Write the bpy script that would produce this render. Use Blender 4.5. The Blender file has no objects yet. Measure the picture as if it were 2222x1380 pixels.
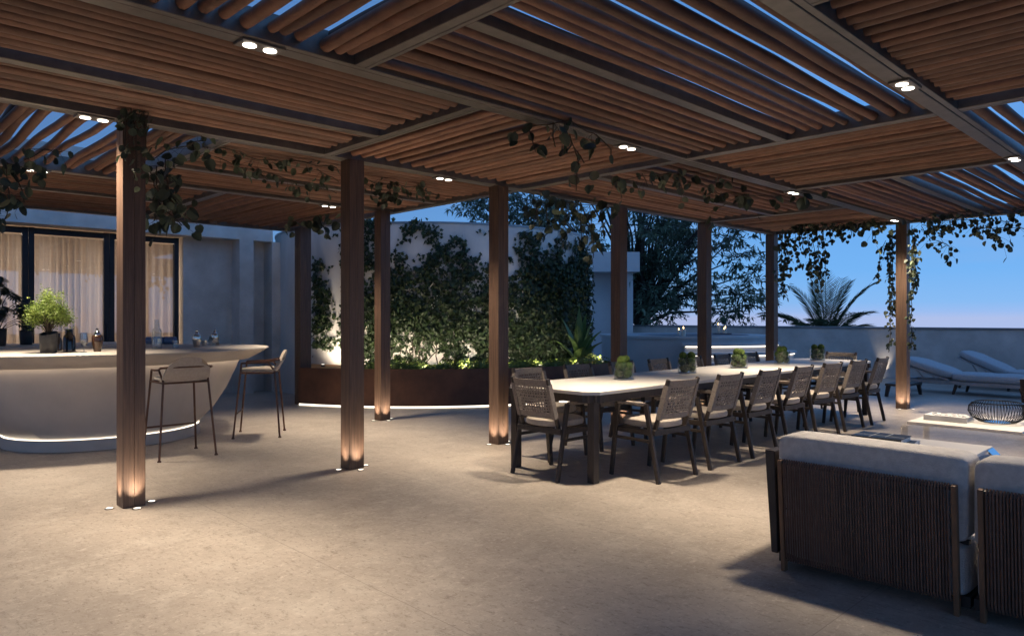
import bpy, bmesh, math, random
from mathutils import Vector, Matrix, noise
S = bpy.context.scene
COL = S.collection
R = math.radians
PI = math.pi
rnd = random.Random(7)

# ---------------------------------------------------------------- camera, sky, exposure
cam = bpy.data.cameras.new('camera')
cam.lens = 25.19; cam.sensor_width = 36; cam.sensor_fit = 'HORIZONTAL'
cam.clip_start = 0.05; cam.clip_end = 2000
cam_o = bpy.data.objects.new('camera', cam); COL.objects.link(cam_o)
cam_o.location = (0, 0, 1.35); cam_o.rotation_euler = (R(90), 0, R(-44.1))
S.camera = cam_o
S.view_settings.view_transform = 'Standard'; S.view_settings.look = 'None'
S.view_settings.exposure = 0.0; S.view_settings.gamma = 1.0
S.render.engine = 'CYCLES'
S.cycles.use_denoising = True
try: S.cycles.denoiser = 'OPENIMAGEDENOISE'
except Exception: pass
S.cycles.max_bounces = 8; S.cycles.diffuse_bounces = 4; S.cycles.glossy_bounces = 4
S.cycles.transmission_bounces = 8; S.cycles.transparent_max_bounces = 12
S.cycles.caustics_reflective = False; S.cycles.caustics_refractive = False
S.cycles.sample_clamp_indirect = 4.0

W = bpy.data.worlds.new('World'); S.world = W; W.use_nodes = True
wn = W.node_tree.nodes; wl = W.node_tree.links; wn.clear()
w_out = wn.new('ShaderNodeOutputWorld'); w_bg = wn.new('ShaderNodeBackground')
w_tc = wn.new('ShaderNodeTexCoord'); w_sep = wn.new('ShaderNodeSeparateXYZ')
wl.new(w_tc.outputs['Generated'], w_sep.inputs[0])
w_rmp = wn.new('ShaderNodeValToRGB'); wl.new(w_sep.outputs['Z'], w_rmp.inputs[0])
el = w_rmp.color_ramp.elements
SKY = [(0.0, (.43, .53, .83)), (.008, (.33, .51, .88)), (.020, (.25, .50, .90)), (.06, (.18, .46, .91)),
       (.2, (.12, .36, .83)), (.45, (.105, .295, .70)), (1.0, (.11, .265, .60))]
el[0].position = 0; el[0].color = (*SKY[0][1], 1); el[1].position = 1; el[1].color = (*SKY[-1][1], 1)
for p, c in SKY[1:-1]:
    e = el.new(p); e.color = (*c, 1)
# the side away from the sunset (towards +y) is dimmer and greyer
w_dot = wn.new('ShaderNodeVectorMath'); w_dot.operation = 'DOT_PRODUCT'
wl.new(w_tc.outputs['Generated'], w_dot.inputs[0]); w_dot.inputs[1].default_value = (0.82, -0.57, 0)
w_map = wn.new('ShaderNodeMapRange'); wl.new(w_dot.outputs['Value'], w_map.inputs[0])
w_map.inputs[1].default_value = -.55; w_map.inputs[2].default_value = .55
w_grey = wn.new('ShaderNodeMix'); w_grey.data_type = 'RGBA'; w_grey.blend_type = 'MULTIPLY'
w_grey.inputs[0].default_value = 1; wl.new(w_rmp.outputs[0], w_grey.inputs[6]); w_grey.inputs[7].default_value = (.78, .56, .52, 1)
w_mix = wn.new('ShaderNodeMix'); w_mix.data_type = 'RGBA'
wl.new(w_map.outputs[0], w_mix.inputs[0]); wl.new(w_grey.outputs[2], w_mix.inputs[6]); wl.new(w_rmp.outputs[0], w_mix.inputs[7])
# thin dusk cloud
w_cm = wn.new('ShaderNodeMapping'); w_cm.inputs['Scale'].default_value = (2.2, 2.2, 12)
wl.new(w_tc.outputs['Generated'], w_cm.inputs[0])
w_cn = wn.new('ShaderNodeTexNoise'); w_cn.inputs['Scale'].default_value = 2.0; w_cn.inputs['Detail'].default_value = 6
wl.new(w_cm.outputs[0], w_cn.inputs[0])
w_cr = wn.new('ShaderNodeMapRange'); wl.new(w_cn.outputs[0], w_cr.inputs[0])
w_cr.inputs[1].default_value = .52; w_cr.inputs[2].default_value = .78; w_cr.inputs[4].default_value = .35
w_mc = wn.new('ShaderNodeMix'); w_mc.data_type = 'RGBA'
wl.new(w_cr.outputs[0], w_mc.inputs[0]); wl.new(w_mix.outputs[2], w_mc.inputs[6]); w_mc.inputs[7].default_value = (.30, .45, .78, 1)
wl.new(w_mc.outputs[2], w_bg.inputs[0]); w_bg.inputs[1].default_value = 1.0
wl.new(w_bg.outputs[0], w_out.inputs[0])

DOWN_W = 480; UP_W = 30; WARM = (1.0, .83, .62)

# ---------------------------------------------------------------- helpers
def tag(o, label=None, cat=None, group=None, kind=None):
    if label: o['label'] = label
    if cat: o['category'] = cat
    if group: o['group'] = group
    if kind: o['kind'] = kind
    return o
def thing(name, label, cat, loc=(0, 0, 0), rotz=0, group=None):
    o = bpy.data.objects.new(name, None); COL.objects.link(o)
    o.location = loc; o.rotation_euler = (0, 0, rotz); o.empty_display_size = .1
    return tag(o, label, cat, group)
def copy_tree(o, parent=None):
    c = o.copy(); COL.objects.link(c)
    if parent: c.parent = parent
    for ch in list(o.children): copy_tree(ch, c)
    return c

class MB:
    def __init__(s): s.v = []; s.f = []; s.t = []; s.tone = .5
    def add(s, vs, fs):
        b = len(s.v); s.v += [tuple(p) for p in vs]; s.t += [s.tone] * len(vs)
        s.f += [tuple(i + b for i in f) for f in fs]
    def box(s, c, d, rot=None):
        hx, hy, hz = d[0] / 2, d[1] / 2, d[2] / 2
        ps = [Vector((x, y, z)) for z in (-hz, hz) for y in (-hy, hy) for x in (-hx, hx)]
        if rot is not None: ps = [rot @ p for p in ps]
        c = Vector(c)
        s.add([p + c for p in ps], [(0, 2, 3, 1), (4, 5, 7, 6), (0, 1, 5, 4), (2, 6, 7, 3), (0, 4, 6, 2), (1, 3, 7, 5)])
    def bar(s, a, b, w, h, up=(0, 0, 1), w2=None, h2=None):
        a = Vector(a); b = Vector(b); t = (b - a).normalized(); u = Vector(up)
        x = t.cross(u)
        if x.length < 1e-4: x = t.cross(Vector((1, 0, 0)))
        x.normalize(); y = x.cross(t).normalized()
        w2 = w if w2 is None else w2; h2 = h if h2 is None else h2
        r = lambda p, W, H: [p + x * i * W / 2 + y * j * H / 2 for i, j in ((-1, -1), (1, -1), (1, 1), (-1, 1))]
        s.add(r(a, w, h) + r(b, w2, h2), [(3, 2, 1, 0), (4, 5, 6, 7), (0, 1, 5, 4), (1, 2, 6, 5), (2, 3, 7, 6), (3, 0, 4, 7)])
    def tube(s, pts, r, n=8, caps=True, closed=False):
        pts = [Vector(p) for p in pts]; m = len(pts)
        rs = r if isinstance(r, (list, tuple)) else [r] * m
        vs = []; pu = None
        for i, p in enumerate(pts):
            if closed: t = pts[(i + 1) % m] - pts[i - 1]
            else: t = pts[min(i + 1, m - 1)] - pts[max(i - 1, 0)]
            t.normalize()
            if pu is None:
                pu = Vector((0, 0, 1)) if abs(t.z) < .9 else Vector((1, 0, 0))
            x = t.cross(pu).normalized(); y = x.cross(t).normalized(); pu = y
            for k in range(n):
                a = 2 * PI * k / n
                vs.append(p + (x * math.cos(a) + y * math.sin(a)) * rs[i])
        fs = []
        for i in range(m if closed else m - 1):
            j = (i + 1) % m
            for k in range(n):
                k2 = (k + 1) % n
                fs.append((i * n + k, i * n + k2, j * n + k2, j * n + k))
        if caps and not closed:
            fs.append(tuple(range(n - 1, -1, -1))); fs.append(tuple((m - 1) * n + k for k in range(n)))
        s.add(vs, fs)
    def loft(s, rings, closed=True, cap0=False, cap1=False):
        n = len(rings[0]); vs = [p for r in rings for p in r]; fs = []
        for i in range(len(rings) - 1):
            for k in range(n if closed else n - 1):
                k2 = (k + 1) % n
                fs.append((i * n + k, i * n + k2, (i + 1) * n + k2, (i + 1) * n + k))
        if cap0: fs.append(tuple(range(n - 1, -1, -1)))
        if cap1: fs.append(tuple((len(rings) - 1) * n + k for k in range(n)))
        s.add(vs, fs)
    def lathe(s, prof, c=(0, 0, 0), n=32, cap0=True, cap1=True, fl=0, fn=0):
        rings = []
        for r, z in prof:
            rings.append([(c[0] + r * (1 + fl * math.cos(fn * a)) * math.cos(a), c[1] + r * (1 + fl * math.cos(fn * a)) * math.sin(a), c[2] + z)
                          for a in (2 * PI * k / n for k in range(n))])
        s.loft(rings, True, cap0, cap1)
    def cushion(s, c, d, e=.35, n=20, m=14, rot=None, wob=.0):
        sg = lambda v, p: math.copysign(abs(v) ** p, v)
        vs = []; c = Vector(c)
        for j in range(m + 1):
            ph = -PI / 2 + PI * j / m
            for i in range(n):
                th = 2 * PI * i / n
                p = Vector((sg(math.cos(ph), e) * sg(math.cos(th), e) * d[0] / 2, sg(math.cos(ph), e) * sg(math.sin(th), e) * d[1] / 2, sg(math.sin(ph), e) * d[2] / 2))
                if wob: p += noise.noise_vector((p + c) * 4) * wob
                if rot is not None: p = rot @ p
                vs.append(p + c)
        fs = []
        for j in range(m):
            for i in range(n):
                i2 = (i + 1) % n
                fs.append((j * n + i, j * n + i2, (j + 1) * n + i2, (j + 1) * n + i))
        s.add(vs, fs)
    def leaf(s, p, d, nrm, L, w, shape='round', fold=.25, droop=.15):
        p = Vector(p); d = Vector(d).normalized(); x = d.cross(Vector(nrm))
        if x.length < 1e-3: x = d.cross(Vector((.3, .5, .8)))
        x.normalize(); z = x.cross(d)
        if shape == 'round': P = [(0, 0), (-.06, .22), (.2, .47), (.55, .48), (.85, .25), (1, 0)]
        elif shape == 'ivy': P = [(0, 0), (.02, .42), (.3, .2), (.5, .45), (.62, .18), (1, 0)]
        elif shape == 'lance': P = [(0, 0), (.35, .5), (1, 0)]
        else: P = [(0, 0), (.3, .45), (.7, .35), (1, 0)]
        pt = lambda u, q: p + d * (u * L) + x * (q * w) + z * (abs(q) * w * fold - u * u * L * droop)
        k = len(P)
        vs = [pt(u, q) for u, q in P] + [pt(u, -q) for u, q in P[1:-1]]
        f1 = tuple(range(k)); f2 = (0,) + (k - 1,) + tuple(range(k + k - 3, k - 1, -1))
        s.add(vs, [f1, f2])
    def build(s, name, mat, parent=None, smooth=False, local=False, bevel=0, seg=2):
        off = Vector((0, 0, 0))
        if not local:
            q = parent
            while q is not None: off += q.location; q = q.parent
        me = bpy.data.meshes.new(name)
        me.from_pydata([Vector(p) - off for p in s.v], [], s.f)
        at = me.attributes.new('tone', 'FLOAT', 'POINT'); at.data.foreach_set('value', s.t)
        if bevel or smooth == 'weld':
            bm = bmesh.new(); bm.from_mesh(me)
            bmesh.ops.remove_doubles(bm, verts=bm.verts, dist=1e-5)
            if bevel:
                ed = [e for e in bm.edges if len(e.link_faces) == 2 and e.calc_face_angle(0) > .5]
                bmesh.ops.bevel(bm, geom=ed, offset=bevel, segments=seg, affect='EDGES', profile=.5)
            bmesh.ops.recalc_face_normals(bm, faces=bm.faces)
            bm.to_mesh(me); bm.free()
        me.update()
        if smooth:
            me.polygons.foreach_set('use_smooth', [True] * len(me.polygons))
            me.set_sharp_from_angle(angle=R(50))
        me.materials.append(mat)
        o = bpy.data.objects.new(name, me); COL.objects.link(o)
        if parent is not None: o.parent = parent
        return o

# ---------------------------------------------------------------- materials
def M(name, c1, c2=None, rough=.6, metal=0, scale=6, stretch=(1, 1, 1), detail=5, bump=0, bscale=None, tone=0, spec=.5,
      trans=0, coat=0, contrast=(.35, .65), sheen=0, rough2=None):
    m = bpy.data.materials.new(name); m.use_nodes = True
    n = m.node_tree.nodes; l = m.node_tree.links; b = n['Principled BSDF']
    c2 = c2 or tuple(x * .75 for x in c1)
    tc = n.new('ShaderNodeTexCoord'); mp = n.new('ShaderNodeMapping'); mp.inputs['Scale'].default_value = stretch
    l.new(tc.outputs['Object'], mp.inputs[0])
    nz = n.new('ShaderNodeTexNoise'); nz.inputs['Scale'].default_value = scale; nz.inputs['Detail'].default_value = detail
    nz.inputs['Roughness'].default_value = .6
    l.new(mp.outputs[0], nz.inputs[0])
    mr = n.new('ShaderNodeMapRange'); l.new(nz.outputs[0], mr.inputs[0]); mr.inputs[1].default_value = contrast[0]; mr.inputs[2].default_value = contrast[1]
    mx = n.new('ShaderNodeMix'); mx.data_type = 'RGBA'; l.new(mr.outputs[0], mx.inputs[0])
    mx.inputs[6].default_value = (*c2, 1); mx.inputs[7].default_value = (*c1, 1)
    out = mx.outputs[2]
    if tone:
        a = n.new('ShaderNodeAttribute'); a.attribute_name = 'tone'
        t = n.new('ShaderNodeMapRange'); l.new(a.outputs['Fac'], t.inputs[0]); t.inputs[3].default_value = 1 - tone; t.inputs[4].default_value = 1 + tone
        v = n.new('ShaderNodeMix'); v.data_type = 'RGBA'; v.blend_type = 'MULTIPLY'; v.inputs[0].default_value = 1
        l.new(out, v.inputs[6]); l.new(t.outputs[0], v.inputs[7]); out = v.outputs[2]
    l.new(out, b.inputs['Base Color'])
    b.inputs['Roughness'].default_value = rough; b.inputs['Metallic'].default_value = metal
    b.inputs['Specular IOR Level'].default_value = spec; b.inputs['Coat Weight'].default_value = coat
    if sheen: b.inputs['Sheen Weight'].default_value = sheen
    if rough2 is not None:
        q = n.new('ShaderNodeMapRange'); l.new(nz.outputs[0], q.inputs[0]); q.inputs[1].default_value = .3; q.inputs[2].default_value = .7
        q.inputs[3].default_value = rough; q.inputs[4].default_value = rough2; l.new(q.outputs[0], b.inputs['Roughness'])
    if bump:
        bn = n.new('ShaderNodeTexNoise'); bn.inputs['Scale'].default_value = bscale or scale * 6; bn.inputs['Detail'].default_value = 4
        l.new(mp.outputs[0], bn.inputs[0])
        bp = n.new('ShaderNodeBump'); bp.inputs['Strength'].default_value = bump; bp.inputs['Distance'].default_value = .01
        l.new(bn.outputs[0], bp.inputs['Height']); l.new(bp.outputs[0], b.inputs['Normal'])
    if trans:
        tr = n.new('ShaderNodeBsdfTranslucent'); l.new(out, tr.inputs[0])
        ms = n.new('ShaderNodeMixShader'); ms.inputs[0].default_value = trans
        l.new(b.outputs[0], ms.inputs[1]); l.new(tr.outputs[0], ms.inputs[2])
        l.new(ms.outputs[0], n['Material Output'].inputs[0])
    return m
def emit(name, c, st):
    m = bpy.data.materials.new(name); m.use_nodes = True; n = m.node_tree.nodes; n.clear()
    e = n.new('ShaderNodeEmission'); o = n.new('ShaderNodeOutputMaterial'); e.inputs[0].default_value = (*c, 1); e.inputs[1].default_value = st
    m.node_tree.links.new(e.outputs[0], o.inputs[0]); return m
def glass(name, c=(1, 1, 1), rough=0., thin=True, refl=1.0):
    m = bpy.data.materials.new(name); m.use_nodes = True; n = m.node_tree.nodes; l = m.node_tree.links
    if not thin:
        b = n['Principled BSDF']; b.inputs['Base Color'].default_value = (*c, 1); b.inputs['Transmission Weight'].default_value = 1
        b.inputs['Roughness'].default_value = rough; b.inputs['IOR'].default_value = 1.45; return m
    n.clear(); o = n.new('ShaderNodeOutputMaterial'); t = n.new('ShaderNodeBsdfTransparent'); t.inputs[0].default_value = (*c, 1)
    g = n.new('ShaderNodeBsdfGlossy'); g.inputs['Roughness'].default_value = rough
    lw = n.new('ShaderNodeLayerWeight'); lw.inputs[0].default_value = .5
    pw = n.new('ShaderNodeMath'); pw.operation = 'POWER'; pw.inputs[1].default_value = 5; l.new(lw.outputs['Facing'], pw.inputs[0])
    f = n.new('ShaderNodeMath'); f.operation = 'MULTIPLY_ADD'; f.inputs[1].default_value = .9; f.inputs[2].default_value = .045; l.new(pw.outputs[0], f.inputs[0])
    k = n.new('ShaderNodeMath'); k.operation = 'MULTIPLY'; k.inputs[1].default_value = refl; l.new(f.outputs[0], k.inputs[0])
    x = n.new('ShaderNodeMixShader'); l.new(k.outputs[0], x.inputs[0]); l.new(t.outputs[0], x.inputs[1]); l.new(g.outputs[0], x.inputs[2])
    l.new(x.outputs[0], o.inputs[0]); return m

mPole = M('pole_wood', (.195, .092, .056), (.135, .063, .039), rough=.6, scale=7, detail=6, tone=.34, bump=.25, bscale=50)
mBack = M('shaded_pole', (.095, .049, .034), (.065, .036, .026), rough=.6, scale=7, detail=6, tone=.3)  # darker copy of the pole wood: shade between the poles put into the colour
mBeam = M('bronze_metal', (.175, .155, .145), (.135, .12, .112), rough=.36, metal=.45, scale=14, bump=.04)
mPost = M('post_wood', (.128, .076, .052), (.07, .041, .029), rough=.5, scale=5, stretch=(14, 14, .6), detail=8, bump=.2, bscale=8)
mPlaster = M('plaster', (.72, .685, .65), (.50, .475, .445), rough=.85, scale=2.2, detail=11, bump=.4, bscale=24, contrast=(.3, .7))
mPlasterW = M('wall_plaster', (.78, .755, .73), (.56, .54, .52), rough=.85, scale=2.0, stretch=(1, 1, .35), detail=9, bump=.15, bscale=22, contrast=(.3, .7))
mCorten = M('corten_steel', (.19, .09, .055), (.105, .053, .037), rough=.6, scale=3, detail=9, bump=.08, metal=.15)
mCortenIn = M('corten_inner', (.5, .22, .06), (.36, .15, .05), rough=.7, scale=5)
mSoil = M('soil', (.045, .03, .02), (.02, .014, .01), rough=.95, scale=30, bump=.8)
mDark = M('dark_frame', (.028, .03, .038), (.022, .024, .03), rough=.4, metal=.3, scale=8)
mEsp = M('espresso_wood', (.048, .036, .03), (.028, .021, .018), rough=.45, scale=6, stretch=(6, 6, 1), detail=6, bump=.08)
mWeave = M('woven_cord', (.30, .255, .22), (.22, .185, .16), rough=.9, scale=60, bump=.5, bscale=160, tone=.12)
mTaupe = M('taupe_fabric', (.46, .40, .34), (.40, .345, .29), rough=.95, scale=40, bump=.25, bscale=260, sheen=.15)
mSofaF = M('boucle_fabric', (.66, .62, .58), (.54, .505, .475), rough=.95, scale=26, bump=.6, bscale=170, sheen=.2)
mRope = M('brown_rope', (.20, .11, .074), (.14, .076, .052), rough=.7, scale=30, tone=.18, bump=.6, bscale=220)
mTeak = M('teak', (.24, .12, .06), (.14, .07, .036), rough=.5, scale=7, stretch=(8, 8, 1), bump=.1)
mTop = M('table_stone', (.78, .73, .66), (.70, .655, .59), rough=.42, scale=4, detail=8, rough2=.55)
mBar = M('bar_stone', (.64, .575, .505), (.55, .49, .43), rough=.5, scale=3.2, detail=10, contrast=(.3, .7), bump=.03)
mPot = M('black_ceramic', (.035, .036, .04), (.024, .025, .028), rough=.38, scale=8)
mIvy = M('ivy_leaf', (.042, .07, .024), (.018, .034, .013), rough=.5, scale=8, tone=.45, trans=.2)
mIvyLow = M('ground_cover_leaf', (.17, .23, .05), (.09, .14, .03), rough=.5, scale=8, tone=.4, trans=.25)
mVine = M('vine_leaf', (.075, .095, .055), (.038, .052, .034), rough=.45, scale=7, tone=.5, trans=.18)
mVineStem = M('vine_stem', (.07, .05, .035), rough=.8)
mTreeLeaf = M('tree_leaf', (.15, .20, .13), (.08, .13, .09), rough=.28, scale=.8, tone=.5, trans=.15)
mBark = M('bark', (.09, .075, .065), (.05, .042, .038), rough=.9, scale=10, stretch=(1, 1, .3), bump=.7)
mPalm = M('palm_leaf', (.12, .14, .065), (.06, .08, .04), rough=.5, scale=3, tone=.4, trans=.1)
mAgave = M('agave_leaf', (.17, .26, .08), (.09, .17, .05), rough=.45, scale=4, stretch=(1, 1, .4), trans=.15)
mBush = M('bush_leaf', (.22, .29, .06), (.11, .18, .04), rough=.5, scale=10, tone=.4, trans=.3)
mDkLeaf = M('dark_leaf', (.035, .06, .03), (.02, .035, .02), rough=.4, scale=8, tone=.4, trans=.15)
mMoss = M('moss', (.10, .15, .025), (.045, .08, .012), rough=.95, scale=40, detail=6, bump=1.0, bscale=70)
mCurt = M('curtain_fabric', (.62, .53, .44), (.54, .46, .38), rough=.95, scale=30, stretch=(1, 1, .1), trans=.45)
mRoom = M('room_wall', (.6, .5, .4), rough=.9)
mChrome = M('chrome', (.85, .85, .85), (.8, .8, .8), rough=.08, metal=1)
mSilver = M('silver', (.80, .74, .66), (.74, .68, .6), rough=.16, metal=1)
mCopper = M('bronze_tube', (.16, .085, .055), (.12, .065, .045), rough=.35, metal=.7)
mSilverW = M('frosted_base', (.75, .77, .8), rough=.12, spec=.8)
mBlackG = M('black_gloss', (.015, .012, .012), rough=.06, coat=.5)
mBrownG = M('brown_glass', (.065, .03, .016), (.04, .02, .012), rough=.1, coat=.4)
mPaper = M('paper_white', (.75, .73, .70), rough=.6)
mInk = M('ink_black', (.02, .02, .022), rough=.4)
mPink = M('grey_metal', (.5, .5, .52), rough=.4, metal=.6)
mBlack = M('black_wire', (.012, .012, .013), rough=.3, metal=.4)
mTub = M('tub_stone', (.52, .52, .53), (.45, .45, .46), rough=.6, scale=2.4, detail=8)
mWater = M('pool_water', (.10, .20, .32), (.08, .16, .28), rough=.04, scale=3, bump=.12, bscale=7)
mWax = M('candle_wax', (.85, .80, .70), rough=.5, trans=.3)
mLoung = M('lounger_fabric', (.50, .50, .52), (.44, .44, .46), rough=.95, scale=30, bump=.3, bscale=150)
mBldg = M('render_white', (.66, .66, .67), (.58, .58, .6), rough=.85, scale=1.2)
mCoping = M('coping', (.30, .31, .33), (.24, .25, .27), rough=.35, metal=.5, scale=5)
mBrass = M('brass', (.25, .18, .09), rough=.35, metal=.8)
mSteel = M('steel_ring', (.35, .34, .33), rough=.35, metal=.9)
mLamp = emit('lamp_face', (1, .90, .76), 6)
mUpL = emit('uplight_face', (1, .88, .72), 3)
mLed = emit('led_strip', (1, .87, .70), 2.6)
mLedSoft = emit('led_cove', (1, .84, .66), 9)
mFlame = emit('flame', (1, .62, .25), 9)
gThin = glass('clear_glass', (.94, .97, .98), refl=1.9)
gWin = glass('window_glass', (.92, .95, 1), refl=2.2)
gSolid = glass('solid_glass', (.97, .98, .98), thin=False)
gBlue = glass('blue_glass', (.75, .85, .95), thin=False)

def floor_mat():
    m = bpy.data.materials.new('travertine_floor'); m.use_nodes = True
    n = m.node_tree.nodes; l = m.node_tree.links; b = n['Principled BSDF']
    tc = n.new('ShaderNodeTexCoord'); O = tc.outputs['Object']
    def nz(sc, det, ro=.6, st=(1, 1, 1), rot=0):
        mp = n.new('ShaderNodeMapping'); mp.inputs['Scale'].default_value = st; mp.inputs['Rotation'].default_value = (0, 0, rot); l.new(O, mp.inputs[0])
        t = n.new('ShaderNodeTexNoise'); t.inputs['Scale'].default_value = sc; t.inputs['Detail'].default_value = det; t.inputs['Roughness'].default_value = ro
        l.new(mp.outputs[0], t.inputs[0]); return t.outputs[0]
    def mix(f, a, c, lo, hi, mode='MIX'):
        r = n.new('ShaderNodeMapRange'); l.new(f, r.inputs[0]); r.inputs[1].default_value = lo; r.inputs[2].default_value = hi
        x = n.new('ShaderNodeMix'); x.data_type = 'RGBA'; x.blend_type = mode; l.new(r.outputs[0], x.inputs[0])
        for i, q in ((6, a), (7, c)):
            if isinstance(q, tuple): x.inputs[i].default_value = (*q, 1)
            else: l.new(q, x.inputs[i])
        return x.outputs[2]
    c = mix(nz(.8, 9, .65), (.33, .282, .242), (.46, .396, .338), .36, .64)
    c = mix(nz(4, 10, .72), c, (.50, .445, .385), .50, .72)
    c = mix(nz(6, 10, .75), c, (.285, .24, .20), .54, .74)
    c = mix(nz(17, 9, .85, (1, .38, 1), .5), c, (.19, .155, .125), .545, .68)
    c = mix(nz(21, 9, .85, (.4, 1, 1), .2), c, (.66, .595, .52), .555, .70)
    c = mix(nz(43, 6, .8, (1, .5, 1), .9), c, (.17, .14, .115), .54, .69)
    c = mix(nz(48, 6, .8, (.5, 1, 1), 1.3), c, (.66, .59, .515), .55, .72)
    # fine joints between the big slabs
    sp = n.new('ShaderNodeSeparateXYZ'); l.new(O, sp.inputs[0])
    js = []
    for ax, per, off in (('X', 1.6, .4), ('Y', 3.2, 1.3)):
        a = n.new('ShaderNodeMath'); a.operation = 'ADD'; l.new(sp.outputs[ax], a.inputs[0]); a.inputs[1].default_value = 64 - off
        q = n.new('ShaderNodeMath'); q.operation = 'PINGPONG'; l.new(a.outputs[0], q.inputs[0]); q.inputs[1].default_value = per / 2
        k = n.new('ShaderNodeMath'); k.operation = 'LESS_THAN'; l.new(q.outputs[0], k.inputs[0]); k.inputs[1].default_value = .0024
        js.append(k.outputs[0])
    jm = n.new('ShaderNodeMath'); jm.operation = 'MAXIMUM'; l.new(js[0], jm.inputs[0]); l.new(js[1], jm.inputs[1])
    c = mix(jm.outputs[0], c, (.19, .165, .145), 0, 1.6)
    l.new(c, b.inputs['Base Color'])
    r = n.new('ShaderNodeMapRange'); l.new(nz(5, 6), r.inputs[0]); r.inputs[3].default_value = .38; r.inputs[4].default_value = .6
    l.new(r.outputs[0], b.inputs['Roughness'])
    bp = n.new('ShaderNodeBump'); bp.inputs['Strength'].default_value = .25; bp.inputs['Distance'].default_value = .004
    l.new(nz(60, 8, .7), bp.inputs['Height']); l.new(bp.outputs[0], b.inputs['Normal'])
    return m
mFloor = floor_mat()

# ---------------------------------------------------------------- setting
b = MB(); b.box((6, 3.6, -.15), (23.0, 18.8, .3)); tag(b.build('terrace_floor', mFloor), kind='structure')
b = MB(); b.box((0, 0, -3.2), (420, 420, .1)); tag(b.build('ground', M('far_ground', (.06, .065, .06), rough=.9, scale=.1)), kind='structure')

# ---------------------------------------------------------------- pergola
H = 2.764; BD = .15
perg = thing('pergola', 'large pergola of round wooden poles on bronze beams and square timber posts over the terrace', 'pergola', (5.0, 4.0, 0))
LY = [1.46, 3.57, 5.66, 8.06]
def beam(x0, y0, x1, y1, w=.11, name='beam', z=H, h=BD, groove=True):
    q = MB()
    if groove:   # a pair of channels with a shadow gap
        dx, dy = (x1 - x0), (y1 - y0); L = math.hypot(dx, dy); nx, ny = -dy / L, dx / L
        a = w * .28; c = w - a - .006
        o1 = -w / 2 + a / 2; o2 = w / 2 - c / 2
        for o, ww in ((o1, a), (o2, c)):
            q.bar((x0 + nx * o, y0 + ny * o, z + h / 2), (x1 + nx * o, y1 + ny * o, z + h / 2), ww, h)
        q.bar((x0, y0, z + h / 2 + .012), (x1, y1, z + h / 2 + .012), w * .5, h - .03)
    else: q.bar((x0, y0, z + h / 2), (x1, y1, z + h / 2), w, h)
    return q.build(name, mBeam, perg, bevel=.003, seg=1)
XL, XR, YB, YT, XC = -2.0, 11.70, -1.0, 10.98, 5.60
for y in LY[:2]: beam(XL, y, XR - .06, y, .145)
beam(XL, LY[2], XR - .06, LY[2], .13); beam(XL, LY[3], XC - .06, LY[3])
beam(XL, YT, XC, YT, .1, groove=False); beam(XR, YB, XR, LY[2] + .055, .1, groove=False); beam(XC, LY[2] + .055, XC, YT - .05, .1, groove=False)
h5 = .073
for x, ya, yb in ((2.21, LY[0], LY[1]), (5.6, LY[0], LY[1]), (7.78, LY[0], LY[1]), (3.2, LY[1], LY[2]), (5.6, LY[1], LY[2]), (9.5, LY[1], LY[2]),
                  (2.35, LY[2], LY[3]), (3.3, LY[3], YT), (5.6, YB, LY[0]), (3.2, YB, LY[0])):
    beam(x, ya + h5, x, yb - h5, .095)
def joist(x0, x1, y, w=.085): beam(x0, y, x1, y, w, 'joist', H + .002, .12, False)
for a in ((2.26, 5.55, 2.62), (7.83, 11.6, 2.52), (XL, 3.15, 4.78), (5.65, 9.45, 4.62), (2.4, 5.5, 7.06), (XL, 3.25, 9.36), (5.65, 11.6, .4)): joist(*a)
PZ = H + .064
def panel(x0, x1, y0, y1, d, pitch=.083, gap=.0, wav=.006, openness=0.):
    """a lower layer of poles and, resting in the gaps above it, an upper layer with some poles left out"""
    q0 = MB(); qb = MB(); n0, n1 = (y0, y1) if d == 'A' else (x0, x1); m0, m1 = (x0, x1) if d == 'A' else (y0, y1)
    def pole(q, p, r0, z, dz):
        L = m1 - m0; k = max(5, int(L / .3)); ph = rnd.uniform(0, 50); sk = rnd.uniform(-.006, .006)
        a0, a1 = m0 + .004 + rnd.uniform(0, .035), m1 - .004 - rnd.uniform(0, .035)
        pts = []; rs = []; q.tone = rnd.random()
        for i in range(k + 1):
            t = i / k; m = a0 + (a1 - a0) * t
            w1 = noise.noise(Vector((m * .9, ph, 0))) * wav * 2.2 + sk * (t - .5) * 2; w2 = noise.noise(Vector((m * .9, ph, 9))) * wav * .6
            rr = r0 * (1 + .1 * noise.noise(Vector((m * 1.6, ph, 4))))
            c = p + w1
            pts.append((m, c, z + dz + w2) if d == 'A' else (c, m, z + dz + w2)); rs.append(rr)
        q.tube(pts, rs, 10)
    p = n0 + .05
    while p < n1 - .035:
        pole(q0, p, rnd.uniform(.029, .037), PZ, rnd.uniform(-.008, .008))
        st = pitch * rnd.uniform(.72, 1.22) + (gap * rnd.uniform(1, 2.2) if rnd.random() < .3 else 0)
        nb = 2 if st > .105 else 1
        for k in range(nb):
            if p + st < n1 - .02 and rnd.random() > openness:
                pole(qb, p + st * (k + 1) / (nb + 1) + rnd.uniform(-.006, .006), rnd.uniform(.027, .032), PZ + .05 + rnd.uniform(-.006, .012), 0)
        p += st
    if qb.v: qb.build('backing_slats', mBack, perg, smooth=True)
    return q0.build('slat_panel', mPole, perg, smooth=True)
e = .05
def rows(y0, y1, segs):
    for x0, x1, d, pi_, gp, wv, op in segs: panel(x0 + e, x1 - e, y0 + e, y1 - e, d, pi_, gp, wv, op)
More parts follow.
